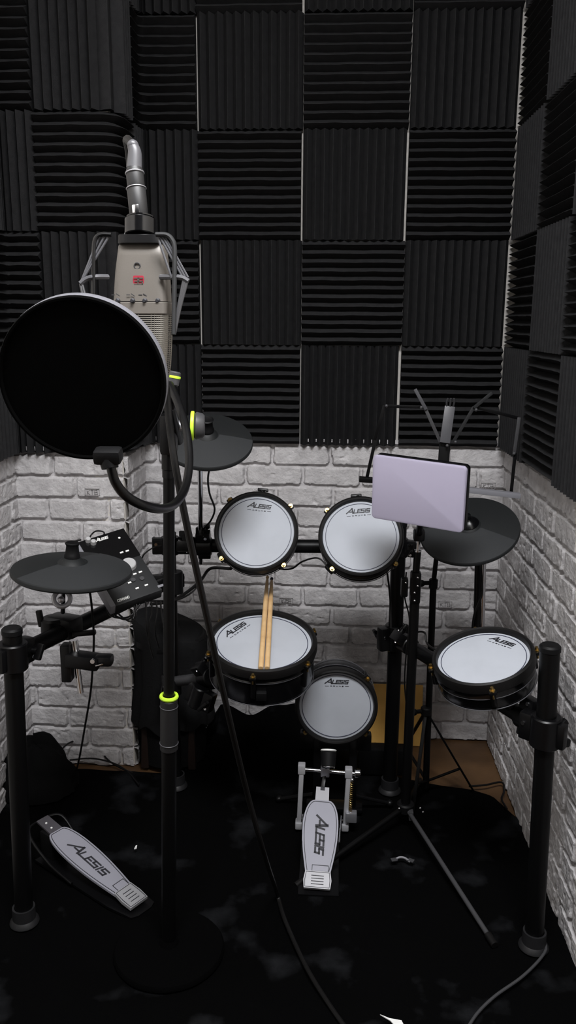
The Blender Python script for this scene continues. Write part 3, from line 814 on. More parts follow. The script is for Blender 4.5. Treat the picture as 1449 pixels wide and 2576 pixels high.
MB().box((.024, .022, .026), ac, .003).build('beater_hub', M['steel'], ped)
MB().cyl(ax1 + Vector((.016, 0, 0)), ax1 + Vector((.032, 0, 0)), .012, n=20, bev=.002).build('cam_wheel', M['chrome'], ped)
bh = pt(826, 1912, ac.y - .035)
MB().tube([ac, bh + Vector((0, .01, -.004))], .004, 12, 0).build('beater_shaft', M['chrome'], ped)
bt = MB(); bd = Vector((0, .55, .83)).normalized()
bt.cyl(bh - bd * .020, bh + bd * .022, .018, .0215, n=28, bev=.003); o = bt.build('beater', M['blackm'], ped)
MB().cyl(bh + bd * .022, bh + bd * .027, .0215, n=28, bev=.002).build('felt_face', M['white'], o)
MB().torus(.0165, .0018, mat4(frame(bd), bh - bd * .018), 28).build('beater_collar', M['chrome'], o)
sp0, sp1 = pt(885, 1968, 2.035), pt(882, 2040, 2.035)
k = MB(); nco = 14
k.tube([sp0.lerp(sp1, i / (nco * 8)) + Vector((.0032 * math.cos(i * PI / 4), .0032 * math.sin(i * PI / 4), 0)) for i in range(nco * 8 + 1)], .0012, 6, 0); k.build('spring', M['brass'], ped)
k = MB(); k.cyl(sp1, sp1 - Vector((0, 0, .02)), .004, n=10); k.box((.030, .022, .028), sp1 - Vector((-.002, 0, .016)), .003); k.build('spring_bracket', M['steel'], ped)
k = MB(); k.ball(pt(886, 1962, 2.035), .005); k.build('spring_hook', M['chrome'], ped)
for a in (up0, vp0): MB().tube([a + Vector((.012 if a is up0 else -.012, -.01, .05)), a + Vector((.014 if a is up0 else -.016, -.09, .022))], .0028, 10, 0).build('side_rod', M['chrome'], ped)
k = MB(); bs = heel.lerp(Vector((toe.x, toe.y, heel.z)), .5); k.box((.10, (toe - heel).length * .95, .006), Vector((bs.x, bs.y, MATZ + .004)), .002)
k.bar(up0 + Vector((0, 0, .012)), vp0 + Vector((0, 0, .012)), .012, .030, .003); k.build('base_plate', M['black'], ped)
MB().bar(ac, toe, .010, .003, .0005).build('drive_strap', M['black'], ped)

# hi-hat pedal
heel = pz(350, 2272, .030); toe = pz(106, 2058, .100)
hh = thing('hihat_pedal', 'low hi-hat pedal with silver footboard on the mat at left', 'pedal', Vector((heel.x - .08, heel.y + .06, MATZ)))
Tf, Lf = footboard(hh, heel, toe, Vector((-.7, -.7, 0)), 0, (.036, .078, .050), False, True)
gy = (toe - heel); gy.z = 0; gy.normalize(); gx = Vector((gy.y, -gy.x, 0))
def grd(a, b, z): q = heel + gx * a + gy * b; return Vector((q.x, q.y, z))
bp = [(-.036, -.012), (-.020, -.020), (.020, -.020), (.036, -.012), (.046, .06), (.05, Lf * .9), (-.05, Lf * .9), (-.046, .06)]
k = MB(); k.prism(bp, .006, mat4(Matrix((gx, gy, UPZ)).transposed(), Vector((heel.x, heel.y, MATZ)))); k.build('base_plate', M['black'], hh)
k = MB(); zt_ = toe.z - .012
k.tube([grd(-.050, Lf * .50, MATZ + .008), grd(-.052, Lf * .75, .04), grd(-.050, Lf * .95, zt_), grd(0, Lf * 1.0, zt_ + .002), grd(.050, Lf * .95, zt_), grd(.052, Lf * .75, .04), grd(.050, Lf * .50, MATZ + .008)], .004, 10); k.build('wire_frame', M['black'], hh)
k = MB(); k.box((.05, .05, zt_ - MATZ - .006), mat4(Matrix((gx, gy, UPZ)).transposed(), grd(0, Lf * .86, (zt_ + MATZ) / 2)), .005); k.build('sensor_box', M['blackm'], hh)

# ------------------------------------------------------------------ tablet on its floor stand
Q0, Q1, Q2 = pc(932, 1143, 1.945), pc(1167, 1174, 1.838), pc(936, 1302, 1.991)
xx = (Q1 - Q0).normalized(); yv = Q0 - Q2; yy = (yv - xx * yv.dot(xx)).normalized(); zz = xx.cross(yy)
tw, tl = (Q1 - Q0).length, yv.length; qc = pc(1050, 1241, 1.91)
def rrect(w, h, r, n=6):
    out = []
    for cx, cy, a in ((w / 2 - r, h / 2 - r, 0), (-w / 2 + r, h / 2 - r, 90), (-w / 2 + r, -h / 2 + r, 180), (w / 2 - r, -h / 2 + r, 270)):
        for i in range(n + 1): t = (a + 90 * i / n) * D2R; out.append((cx + r * math.cos(t), cy + r * math.sin(t)))
    return out
TT = mat4(Matrix((xx, yy, zz)).transposed(), qc)
tab = thing('tablet', 'pale lilac tablet in a black case, front of the music stand', 'tablet', TT)
k = MB(); ringz = [(-.006, 0), (0, 0), (.0025, .0012), (.0035, .004)]
k.loft([[Vector((x, y, z)) for x, y in rrect(tw - 2 * i, tl - 2 * i, .010 - i * .5)] for z, i in ringz]); k.build('cover', M['tablet'], tab, True)
k = MB(); k.loft([[Vector((x + .0035, y + .003, z)) for x, y in rrect(tw - .001, tl - .001, .011)] for z in (-.017, -.0062)]); k.build('case', M['black'], tab, True)
stand = thing('tablet_stand', 'black floor tripod pole with bolted joint holding the pale tablet', 'stand', onfloor(1018, 2075))
sb = stand.location.copy(); SY = sb.y
s_top = pt(1054, 1336, SY - .0); s_mid0 = pt(1046, 1442, SY); s_mid1 = pt(1043, 1512, SY); s_hub = pt(1020, 2028, SY)
s_bot = Vector((sb.x, sb.y, .05))
MB().cyl(s_hub, s_mid1, .0128, n=20).build('lower_tube', M['tube'], stand)
MB().cyl(s_mid0, pt(1051, 1385, SY), .0090, n=18).build('upper_tube', M['tube'], stand)
o = MB().cyl(pt(1051, 1388, SY), pt(1052, 1360, SY), .0062, n=16); o.cyl(pt(1051, 1388, SY), pt(1051, 1383, SY), .0095, n=16, bev=.001); o.build('chrome_stem', M['chrome'], stand)
k = MB(); k.box((.028, .026, .030), pt(1054, 1346, SY), .005); k.tube([pt(1054, 1346, SY), qc - zz * .033 - yy * .03], .008, 12, 0); k.box((.09, .06, .008), TT @ Matrix.Translation((0, -.02, -.0225)), .002); k.build('holder', M['black'], stand)
k = MB(); mid = s_mid0.lerp(s_mid1, .5); k.box((.027, .030, (s_mid0 - s_mid1).length + .01), mat4(frame(s_mid0 - s_mid1), mid), .006); k.box((.018, .022, .05), mid + Vector((-.028, 0, .0)), .004)
o = k.build('joint', M['black'], stand)
for u, v in ((1051, 1453), (1051, 1474), (1043, 1491), (1043, 1511), (1021, 1466)): MB().ball(pt(u, v, SY - .017), .0032, 6).build('bolt', M['chrome'], o)
k = MB(); k.cyl(pt(1032, 1370, SY), pt(1032, 1382, SY), .008, n=14); k.ball(pt(1030, 1372, SY - .01), .004); k.build('adjusting_knob', M['blackm'], stand)
k = MB(); k.cyl(s_hub + Vector((0, 0, .012)), s_hub - Vector((0, 0, .016)), .024, n=24, bev=.004); o = k.build('leg_hub', M['blackm'], stand)
for u, v in ((1004, 2034), (1057, 2033), (1064, 2043)): MB().ball(pt(u, v, SY - .026), .0035, 6).build('rivet', M['chrome'], o)
f1 = pz(752, 2222, MATZ + .005); f2 = pz(1238, 2368, MATZ + .005); f3 = Vector((sb.x + .06, sb.y + .22, MATZ + .005))
for f, m_ in ((f1, 'tube'), (f2, 'steel'), (f3, 'tube')):
    d = f - s_hub; d.z = 0; d.normalize()
    a = s_hub + d * .024 - Vector((0, 0, .004))
    o = MB().tube([a, f], .0072 if m_ == 'tube' else .0058, 12, 0).build('leg', M['tube' if m_ == 'tube' else 'grey'], stand)
    MB().tube([f - (f - a).normalized() * .02, f + (f - a).normalized() * .012], .0085, 12, 0).build('rubber_foot', M['rubber'], o)
k = MB(); k.box((.012, .020, .026), pt(1034, 2050, SY - .026), .003); k.build('leg_bracket', M['grey'], stand)

# ------------------------------------------------------------------ folding music stand
mst = thing('music_stand', 'thin black folding music stand with spread arms behind the ride cymbal', 'music stand', onfloor(1072, 1996))
mb_ = mst.location.copy(); MY = mb_.y
pm0 = pt(1071, 1980, MY); pm1 = pt(1090, 1470, MY + .02); pm2 = pt(1098, 1400, MY + .02); pm3 = pt(1112, 1180, MY + .03); pm4 = pt(1119, 1118, MY + .03)
MB().tube([pm0, pm1], .0095, 14, 0).build('lower_tube', M['tube'], mst)
MB().tube([pm1, pm2], .0068, 14, 0).build('upper_tube', M['tube'], mst)
k = MB(); k.cyl(pm1 - Vector((0, 0, .012)), pm1 + Vector((0, 0, .016)), .0125, n=16, bev=.002); k.tube([pm1 + Vector((-.008, 0, .004)), pm1 + Vector((-.035, -.01, .006))], .006, 10, 0); k.ball(pm1 + Vector((-.034, -.012, .006)), .010); k.build('height_knob', M['blackm'], mst)
MB().bar(pm2, pm4 + Vector((0, 0, .005)), .030, .008, .002, up=Vector((0, 1, 0))).build('desk_spine', M['black'], mst)
DY = MY + .025
bl0, bl1 = pt(1119, 1114, DY - .012), pt(1132, 1022, DY + .01)
MB().bar(bl0, bl1, .028, .004, .0012, up=Vector((0, 1, 0))).build('desk_blade', M['ash'], mst, label='flat grey centre blade')
k = MB()
for i in (-1, 0, 1): k.tube([bl1 + Vector((i * .009, 0, 0)), bl1 + Vector((i * .010, -.006, .012)), bl1 + Vector((i * .008, -.010, .022))], .0028, 8)
k.build('page_clip', M['grey'], mst)
def arm(a, b, m='grey', r=.0042):
    MB().bar(pt(*a), pt(*b), .009, .004, .001, up=Vector((0, 1, 0))).build('desk_arm', M[m], mst)
arm((1108, 1112, DY), (1070, 1028, DY)); arm((1072, 1030, DY - .006), (1044, 979, DY - .006), 'ash')
arm((1140, 1112, DY), (1192, 1024, DY), 'slate'); arm((1192, 1026, DY - .006), (1238, 988, DY - .006), 'slate')
arm((1306, 1050, DY), (1293, 1143, DY)); arm((1296, 1140, DY - .006), (1285, 1246, DY - .006), 'black')
arm((967, 1020, DY), (942, 1110, DY), 'black'); arm((944, 1108, DY - .006), (922, 1206, DY - .006), 'black')
arm((1065, 1024, DY), (968, 1022, DY), 'black'); arm((1195, 1024, DY + .004), (1304, 1052, DY + .004), 'black')
for u, v in ((1060, 1025), (1198, 1031), (1293, 1141), (972, 1021), (1146, 1112), (1125, 1121)): MB().ball(pt(u, v, DY - .012), .0045, 8).build('pivot_cap', M['grey'], mst)
MB().bar(pt(903, 1205, DY - .03), pt(1060, 1218, DY - .03), .022, .014, .002).build('page_ledge', M['black'], mst)
MB().bar(pt(1060, 1219, DY - .03), pt(1308, 1247, DY - .03), .022, .014, .002).build('page_ledge', M['greyl'], mst, label='grey half of the page ledge')
col_ = pt(1072, 1788, MY)
k = MB(); k.cyl(col_ - Vector((0, 0, .012)), col_ + Vector((0, 0, .012)), .016, n=16, bev=.003); k.tube([col_, col_ + Vector((-.035, -.01, 0))], .006, 10, 0); k.ball(col_ + Vector((-.036, -.012, 0)), .010); k.build('leg_collar', M['blackm'], mst)
low = pt(1073, 1965, MY)
for (fu, fv, fy) in ((1190, 1988, None), (1000, 1945, 2.44), (1040, 2000, 2.14)):
    f = pz(fu, fv, MATZ + .004) if fy is None else Vector((pt(fu, fv, fy).x, fy, MATZ + .004))
    o = MB().bar(col_ + (f - col_).normalized() * .014, f, .010, .006, .0015).build('leg', M['tube'], mst)
    md = col_.lerp(f, .72)
    MB().bar(low, md, .009, .004, .001).build('leg_brace', M['tube'], mst)

# ------------------------------------------------------------------ microphone, shock mount, pop filter, boom stand
ZM = 0.87
def pm(u, v, dz=0.0): return pc(u, v, ZM + dz)
mcx = pm(340, 700)
RZ = Matrix.Rotation(-.10, 3, 'Z')
mx = Vector((_r.x, _r.y, 0)).normalized(); mx = RZ @ mx; my_ = Vector((-mx.y, mx.x, 0)); 
mic = thing('condenser_microphone', 'beige studio microphone hanging upside down behind the pop filter', 'microphone', pm(338, 600))
pxm = ZM / FPX
def ring(v, w, d, e=4, n=40, uc=340, tilt=0):
    c = pm(uc, v); out = []
    for i in range(n):
        a = 2 * PI * i / n; ca, sa = math.cos(a), math.sin(a)
        out.append(c + mx * (abs(ca) ** (2 / e) * math.copysign(1, ca) * w / 2) + my_ * (abs(sa) ** (2 / e) * math.copysign(1, sa) * d / 2 + .03))
    return out
prof = [(610, 112, .028), (614, 118, .030), (640, 124, .031), (680, 133, .033), (720, 138, .034), (757, 141, .035)]
MB().loft([ring(v, w * pxm, d, 6) for v, w, d in prof]).build('body', M['micbody'], mic)
MB().loft([ring(v, w * pxm, d, 7) for v, w, d in ((759, 142, .036), (761, 147, .038), (788, 147, .038), (791, 144, .036))]).build('collar_band', M['micbody'], mic)
# woven grille: diagonal wires modelled over a core
MB().loft([ring(v, w * pxm, d, 6) for v, w, d in ((790, 141, .034), (860, 139, .034), (930, 132, .033), (985, 112, .030), (1000, 90, .022))]).build('grille_core', M['grey'], mic)
g = MB()
gp = ((790, 143, .036), (860, 141, .036), (930, 134, .035), (985, 114, .032), (998, 94, .024))
def gring(v, n):
    for (a, wa, da), (b, wb, db) in zip(gp[:-1], gp[1:]):
        if a <= v <= b: t = (v - a) / (b - a); return ring(v, (wa + (wb - wa) * t) * pxm, da + (db - da) * t, 6, n)
for v in range(794, 996, 5): 
    P = gring(v, 40); g.tube(P + [P[0]], .00055, 4, 0)
NV = 60
rows_ = [gring(v, NV) for v in range(791, 996, 12)]
for i in range(NV): g.tube([r[i] for r in rows_], .00055, 4, 0)
g.build('grille', M['mesh'], mic)
def face_T(u, v, off):
    p = pm(u, v) ; q = p - my_ * off + my_ * .03; return mat4(Matrix((mx, UPZ, -my_)).transposed(), q)
k = MB(); TF = face_T(340, 706, .0168); k.prism(rrect(.0115, .0115, .0015, 3), .0006, TF); e = k.build('badge', M['red'], mic, label='small red square badge')
k = MB(); text(k, 'SE', .0085, .0062, TF @ Matrix.Translation((0, 0, .0006)) @ Matrix.Rotation(PI, 4, 'Z'), .0005, .2, 0, .25); k.build('badge_letters', M['micbody'], e)
k = MB(); TF = face_T(336, 667, .0163); k.torus(.0032, .0007, TF, 20, 6); stroke(k, [(-.003, -.0035), (.0045, -.0035)], .0010, .0006, TF); k.build('printed_mark', M['grey'], mic)
for u in (288, 326, 357, 390):
    k = MB(); p = face_T(u, 756, .0185).translation; k.ball(p, .0028, 8); k.cyl(p, p - my_ * .004 , .0016, n=8); k.build('switch', M['ink'], mic)
    k = MB(); Ts = face_T(u - 6, 741, .0178); stroke(k, [(-.004, 0), (-.001, 0)], .0009, .0004, Ts); stroke(k, [(.001, .001), (.004, -.001)], .0009, .0004, Ts); k.build('switch_print', M['grey'], mic)

shock = thing('shock_mount', 'black spider shock mount clasping the top of the microphone', 'shock mount', pm(338, 575), None)
mo = my_ * .03
k = MB(); k.loft([ring(v, w * pxm, d, 5) for v, w, d in ((586, 112, .038), (588, 116, .040), (608, 116, .040), (610, 112, .038))]); k.build('base_plate', M['black'], shock)
k = MB(); k.cyl(pm(333, 586) + mo, pm(333, 543) + mo, .0165, n=32, bev=.001); k.cyl(pm(334, 541) + mo, pm(334, 538) + mo, .0150, n=32); k.build('threaded_collar', M['gloss'], shock)
def wire(pts, r, m, nm='elastic_band'):
    MB().tube([pm(u, v, .02 + dz) for u, v, dz in pts], r, 8, 5).build(nm, M[m], shock)
for dz in (-.022, .02):
    wire([(280, 590, dz), (255, 590, dz), (240, 602, dz), (236, 640, dz), (236, 700, dz), (236, 790, dz)], .0026 if dz > 0 else .0018, 'black', 'cage_arm')
    wire([(392, 590, dz), (418, 591, dz), (432, 602, dz), (439, 625, dz), (439, 700, dz), (437, 842, dz)], .0026, 'slate', 'cage_arm')
for i, (a, b) in enumerate((((250, 594), (206, 705)), ((262, 596), (202, 712)), ((272, 598), (210, 700)))): wire([(*a, -.02), (*b, -.02)], .0013, 'ash')
for i, (a, b) in enumerate((((402, 596), (464, 706)), ((410, 596), (468, 702)), ((416, 596), (473, 698)), ((398, 600), (432, 700)))): wire([(*a, -.02), (*b, -.02)], .0013, 'ash')
wire([(202, 714, -.02), (218, 702, -.02), (240, 697, -.02), (272, 697, -.01)], .0028, 'ash', 'cage_ring')
wire([(404, 697, -.01), (440, 697, -.02), (460, 700, -.02), (474, 708, -.02)], .0028, 'ash', 'cage_ring')
wire([(202, 714, -.02), (214, 770, -.02)], .0014, 'grey'); wire([(206, 712, -.02), (222, 775, -.02)], .0014, 'grey')
for d in (0, 5, 10): wire([(472 - d, 704, -.02), (452 - d * .5, 780, -.02), (440, 838, -.02)], .0015, 'grey')
conn = thing('microphone_cable', 'grey cable plug on the microphone top with cord falling to the mat', 'cable', pm(328, 540))
k = MB(); cdir = (pm(318, 395) - pm(332, 538)).normalized(); c0_ = pm(330, 538) + mo
L1 = (pm(318, 395) - pm(332, 538)).length
k.lathe([(0, 0), (.0088, 0), (.0100, .004), (.0102, L1 * .50), (.0090, L1 * .54), (.0094, L1 * .58), (.0094, L1 * .84), (.008, L1 * .9), (0, L1 * .9)], mat4(frame(cdir), c0_), 28); o = k.build('plug_body', M['boot'], conn)
k = MB(); k.torus(.0096, .0009, mat4(frame(cdir), c0_ + cdir * L1 * .80), 28); k.torus(.0104, .0007, mat4(frame(cdir), c0_ + cdir * L1 * .52), 28); k.build('plug_ring', M['steel'], o)
k = MB(); k.box((.008, .004, .013), mat4(frame(cdir, my_), c0_ + cdir * .006 - my_ * .0095), .0018); k.build('latch', M['chrome'], o, label='small silver latch')
top_ = c0_ + cdir * L1 * .88
k = MB(); k.tube([top_, pm(319, 372) + mo, pm(314, 354) + mo], .0086, 14, 4, .0062); k.ball(pm(314, 352) + mo, .0064); k.build('strain_relief', M['ash'], conn)
bt0 = pc(452, 1060, 1.50)
boom_end = pm(338, 592, .055)
cable_pts = [pm(316, 352) + mo, pm(320, 352, .055), pm(326, 385, .072), pm(332, 460, .08), pm(340, 560, .085), pm(352, 680, .10), pm(372, 800, .13), pc(412, 940, 1.10), pc(428, 1080, 1.12), pc(446, 1200, 1.12), pc(478, 1360, 1.15), pc(522, 1560, 1.22), pc(566, 1760, 1.32), pc(618, 1980, 1.47), pc(668, 2160, 1.60)]
e1 = pz(716, 2312, MATZ + .008); e2 = pz(770, 2432, MATZ + .008); e3 = pz(830, 2530, MATZ + .008); e4 = pz(880, 2600, MATZ + .008)
cable_pts += [pz(695, 2240, .05), e1, e2, e3, e4]
MB().tube(cable_pts, .0050, 10, 8).build('cord', M['rubber'], conn)

# pop filter
pp = pc(208, 957, .78); view = (CAM - pp).normalized()
a = RT * -.55 + DN * .62; a = (a - view * a.dot(view)).normalized(); pn = (view * math.cos(.36) + a * math.sin(.36)).normalized()
pop = thing('pop_filter', 'round black pop filter on a gooseneck in front of the microphone', 'pop filter', pp)
RP = .0775
TP = mat4(frame(pn), pp)
MB().lathe([(0, .0012), (RP * .985, .0012), (RP * .985, -.0012), (0, -.0012)], TP, 72).build('screen', M['popmesh'], pop)
MB().lathe([(RP * 1.004, -.0015), (RP * 1.012, -.003), (RP * 1.012, -.0125), (RP * 1.002, -.014), (RP * .97, -.013), (RP * .97, -.0015), (RP * 1.004, -.0015)], TP, 96).build('rim', M['poprim'], pop)
MB().lathe([(RP * .955, .002), (RP * .97, .0042), (RP * .995, .0042), (RP * 1.008, .001), (RP * 1.008, -.0012), (RP * .955, -.0012), (RP * .955, .002)], TP, 96).build('front_ring', M['popmesh'], pop)
blk0 = pc(272, 1150, .785)
k = MB(); k.box((.026, .014, .020), mat4(frame(pn, UPZ), pc(272, 1146, .79)), .004); k.cyl(pc(272, 1150, .79), pc(277, 1178, .79), .0095, .008, n=18); k.build('neck_clamp', M['blackm'], pop)
gn = [(278, 1172, .79), (290, 1212, .795), (318, 1248, .81), (362, 1272, .84), (408, 1280, .90), (442, 1266, .97), (466, 1226, 1.02), (476, 1160, 1.06), (468, 1080, 1.10), (448, 1015, 1.14), (427, 968, 1.18)]
MB().tube([pc(*p) for p in gn], .0046, 14, 8, .0058).build('gooseneck', M['black'], pop)
k = MB(); k.box((.026, .03, .034), pc(423, 1002, 1.22), .006); k.build('stand_clamp', M['black'], pop)

# boom stand
ms_top = pt(425, 1085, 1.50); ms_bot = pt(427, 2432, 1.57); ms_bot.z = MATZ + .02
mstd = thing('microphone_stand', 'black microphone boom stand with neon green rings in the left foreground', 'microphone stand', Vector((ms_bot.x, ms_bot.y, MATZ)))
def mpz(v): return on_post(ms_bot, ms_top, v)
MB().cyl(mpz(1755), ms_top, .0108, n=22).build('upper_tube', M['tube'], mstd)
MB().cyl(ms_bot, mpz(1872), .0155, n=24).build('lower_tube', M['tube'], mstd)
ud = (ms_top - ms_bot).normalized()
g0, g1 = mpz(1885), mpz(1758)
k = MB(); k.cyl(g0, g1, .0182, .0172, n=26, bev=.002); gr = k.build('height_grip', M['boot'], mstd)
k = MB(); k.torus(.0178, .0008, mat4(frame(ud), mpz(1776)), 28); k.torus(.0186, .0009, mat4(frame(ud), mpz(1868)), 28); k.build('grip_ridge', M['ash'], gr)
k = MB(); k.lathe([(.013, -.003), (.0185, -.003), (.0195, 0), (.0185, .003), (.013, .003), (.013, -.003)], mat4(frame(ud), mpz(1752)), 36); k.build('neon_ring', M['neon'], mstd, label='neon green ring')
k = MB(); k.cyl(mpz(1182), mpz(1120), .0135, n=22, bev=.002); k.box((.03, .035, .075), mat4(frame(ud), mpz(1092)), .008); k.cyl(mpz(1200), mpz(1170), .0125, n=20); k.build('boom_clutch', M['black'], mstd)
kc_ = pt(470, 1072, 1.49); kd = Vector((1, .12, -.03)).normalized()
k = MB(); k.cyl(kc_ - kd * .035, kc_ + kd * .002, .010, n=16); k.build('clutch_bolt', M['steel'], mstd)
kb = pt(491, 1071, 1.40); k = MB(); k.cyl(kb - kd * .002, kb + kd * .016, .0235, .0215, n=32, bev=.004); o = k.build('clutch_knob', M['grey'], mstd)
k = MB(); k.lathe([(.016, -.0030), (.0235, -.0030), (.0248, -.002), (.0248, .002), (.0235, .0030), (.016, .0030), (.016, -.0030)], mat4(frame(kd), kb - kd * .0045), 40); k.build('neon_ring', M['neon'], mstd, label='neon green ring')
boom_p = pt(440, 1062, 1.46); boom_d = (boom_end - boom_p).normalized()
MB().cyl(boom_p - boom_d * .10, boom_end, .0075, n=18).build('boom_arm', M['tube'], mstd)
k = MB(); k.cyl(boom_end - boom_d * .012, boom_end + boom_d * .002, .011, n=18); k.tube([boom_end, pm(336, 590, .05)], .007, 12, 0); k.build('boom_tip', M['black'], mstd)
k2 = pt(438, 950, 1.20); kd2 = Vector((.18, .1, 1)).normalized(); k = MB(); k.cyl(k2 - kd2 * .012, k2 + kd2 * .009, .0085, .0088, n=22, bev=.002); o = k.build('boom_knob', M['grey'], mstd)
k = MB(); k.lathe([(.006, -.0018), (.0092, -.0018), (.0095, 0), (.0092, .0018), (.006, .0018), (.006, -.0018)], mat4(frame(kd2), k2 + kd2 * .001), 28); k.build('neon_ring', M['neon'], mstd, label='neon green ring')
k = MB(); k.tube([k2 - kd2 * .012, k2 - kd2 * .03, boom_p.lerp(boom_end, .16)], .006, 10, 4); k.build('knob_stem', M['black'], mstd)
k = MB(); k.tube([pc(418, 915, 1.20), pc(419, 900, 1.19), pc(423, 888, 1.19)], .004, 8, 4); k.build('cable_clip', M['greyl'], mstd)
k = MB(); k.lathe([(0, .03), (.017, .03), (.022, .02), (.10, .014), (.118, .010), (.122, .004), (.122, 0), (0, 0)], Matrix.Translation((ms_bot.x, ms_bot.y, MATZ)), 56); k.build('round_base', M['base'], mstd)

# ------------------------------------------------------------------ loose cloth, stool, cardboard
def blob(c, sx, sy, h, seed, n=44, m=26):
    rings = []
    for j in range(m + 1):
        t = j / m; ph = t * PI / 2; rg_ = []
        for i in range(n):
            a = 2 * PI * i / n
            nz = noise_s(math.cos(a) * 2.2 + 9, math.sin(a) * 2.2 + t * 3, seed) * .5 + noise_s(math.cos(a) * 6 + 9, math.sin(a) * 6 + t * 8, seed + 1) * .22
            r = (math.cos(ph) ** .8) * (1 + nz * .5) if j < m else 0.001
            z = h * math.sin(ph) * (1 + .35 * noise_s(math.cos(a) * 1.5 + 5, math.sin(a) * 1.5 + t, seed + 2)) + .006 * noise_s(i * .9, j * .7, seed)
            rg_.append(c + Vector((sx * r * math.cos(a), sy * r * math.sin(a), max(0, z))))
        rings.append(rg_)
    return MB().loft(rings)
cl_c = Vector((pt(85, 1980, 2.17).x, 2.19, MATZ + .004))
tag(blob(cl_c, .12, .085, .155, 3).build('black_cloth_heap', M['cloth']), 'crumpled heap of black cloth on the mat behind the left post', 'cloth')

sc_ = pt(434, 1800, 2.41); sx0, sy0 = sc_.x, 2.412; SK = .90
stool = thing('draped_stool', 'stool draped in black cloth with wavy hem behind the microphone stand', 'stool', Vector((sx0, sy0, MATZ)))
rings = []
n = 96
for t, r, z in ((0, .001, .470), (0, .05, .470), (0, .10, .466), (.05, .122, .456), (.2, .130, .440), (.4, .126, .40), (.7, .128, .30), (1, .138, .20), (1.15, .142, .158), (1.2, .140, .150)):
    rg_ = []
    for i in range(n):
        a = 2 * PI * i / n
        f = 1 + .10 * min(1, r / .13) * noise_s(math.cos(a) * 1.6 + 2, math.sin(a) * 1.6 + z * 9, 21) + t * (.045 * math.sin(a * 9 + 1) + .03 * math.sin(a * 17 + t * 2) + .05 * noise_s(math.cos(a) * 3 + 4, math.sin(a) * 3 + t, 7))
        zz_ = z + (t > .9) * (.012 * math.sin(a * 9 + .6) + .008 * math.sin(a * 5)) + (t == 0) * .004 * math.sin(a * 3) - .04 * (math.cos(a)) * (r / .13)* (t < .5)
        rg_.append(Vector((sx0 + SK * r * f * math.cos(a), sy0 + SK * min(.137, r * f) * math.sin(a), zz_)))
    rings.append(rg_)
MB().loft(rings).build('cloth_cover', M['clothg'], stool)
k = MB(); k.cyl(Vector((sx0, sy0, .40)), Vector((sx0, sy0, .43)), .112, n=40, bev=.006); k.build('seat', M['blackm'], stool)
k = MB(); k.cyl(Vector((sx0, sy0, MATZ + .002)), Vector((sx0, sy0, .22)), .105, n=40, bev=.01); k.build('inner_skirt', M['cloth'], stool)
for a in (45, 135, 225, 315):
    c, s = math.cos(a * D2R), math.sin(a * D2R)
    MB().bar(Vector((sx0 + c * .085, sy0 + s * .085, .40)), Vector((sx0 + c * .105, sy0 + s * .105, MATZ)), .024, .024, .003).build('leg', M['woodred'], stool)

k = MB(); b0 = pt(945, 1880, YB - .045)
Tc = mat4(Matrix.Rotation(-.16, 3, 'X'), Vector((b0.x, YB - .062, .0)))
k.box((.30, .006, .205), Tc @ Matrix.Translation((0, 0, .1035)), .001)
cbx = k.build('cardboard_sheet', M['card']); tag(cbx, 'ochre cardboard sheet leaning on the back wall behind the bass pad', 'cardboard')
k = MB(); bx = pt(960, 1925, 2.36); k.box((.145, .05, .085), Vector((bx.x, 2.36, .055)), .006); o = k.build('power_block', M['blackm']); tag(o, 'low black box on the floor in front of the cardboard sheet', 'box')

# ------------------------------------------------------------------ small things on the mat
cp = pz(1012, 2165, MATZ + .010); clip = thing('metal_clip', 'small two-winged metal clip lying on the mat near the tripod leg', 'clip', cp)
k = MB(); k.tube([cp + Vector((-.026, .004, 0)) * .7, cp + Vector((-.010, .012, .004)) * .7, cp + Vector((.010, .010, .004)) * .7, cp + Vector((.028, -.006, 0)) * .7], .003, 8, 5); k.build('wire_bow', M['steel'], clip)
for sx_, ang in ((-.021, .3), (.022, -.5)):
    k = MB(); k.box((.016, .012, .003), mat4(Matrix.Rotation(ang, 3, 'Z'), cp + Vector((sx_, 0, .002))), .001); k.build('wing', M['grey'], clip)
k = MB(); p = pz(342, 2132, MATZ + .010); k.prism([(-.003, -.008), (.003, -.006), (.0015, .008), (-.002, .006)], .002, Matrix.Translation(p)); tag(k.build('paper_scrap', M['white']), 'tiny white paper scrap on the mat right of the hi-hat pedal', 'scrap')
k = MB(); p = pz(995, 2570, MATZ + .010); k.prism([(-.030, .014), (-.012, .006), (.012, .002), (.016, -.010), (-.002, -.012), (-.010, .0)], .002, Matrix.Translation(p)); tag(k.build('paper_scrap', M['white']), 'pointed white paper scrap at the bottom edge of the photo', 'scrap')

# ------------------------------------------------------------------ cables
def cable(label, pts, r=.0026, m='rubber'):
    o = MB().tube(pts, r, 8, 8).build('audio_cable', M[m]); return tag(o, label, 'cable', 'black pad cables')
cable('black cable hanging from the crash cymbal beside its rod', [TCR @ Vector((.02, -.03, -.02)), pt(524, 1195, 2.06), pt(527, 1240, 2.10), pt(540, 1280, 2.14), pt(530, 1310, 2.16), pt(513, 1330, h1.y - .02), pt(512, 1352, h1.y - .03)])
cable('black cable hanging from the ride cymbal along its rod', [TRI @ Vector((.03, -.04, -.02)), pt(1211, 1440, r1.y - .02), pt(1213, 1490, r1.y - .02), pt(1203, 1520, r1.y - .022), pt(1192, 1550, r1.y - .02), pt(1186, 1600, r1.y)])
cable('black cable dropping from the left cymbal past the arm to the floor', [TH_ @ Vector((.03, -.05, -.018)), pc(226, 1490, 1.84), pc(232, 1540, 1.90), pc(236, 1600, 1.98), pc(234, 1660, 2.02), pc(228, 1740, 2.08), pc(215, 1820, 2.16), pc(200, 1905, 2.24), pz(190, 1945, MATZ + .01)])
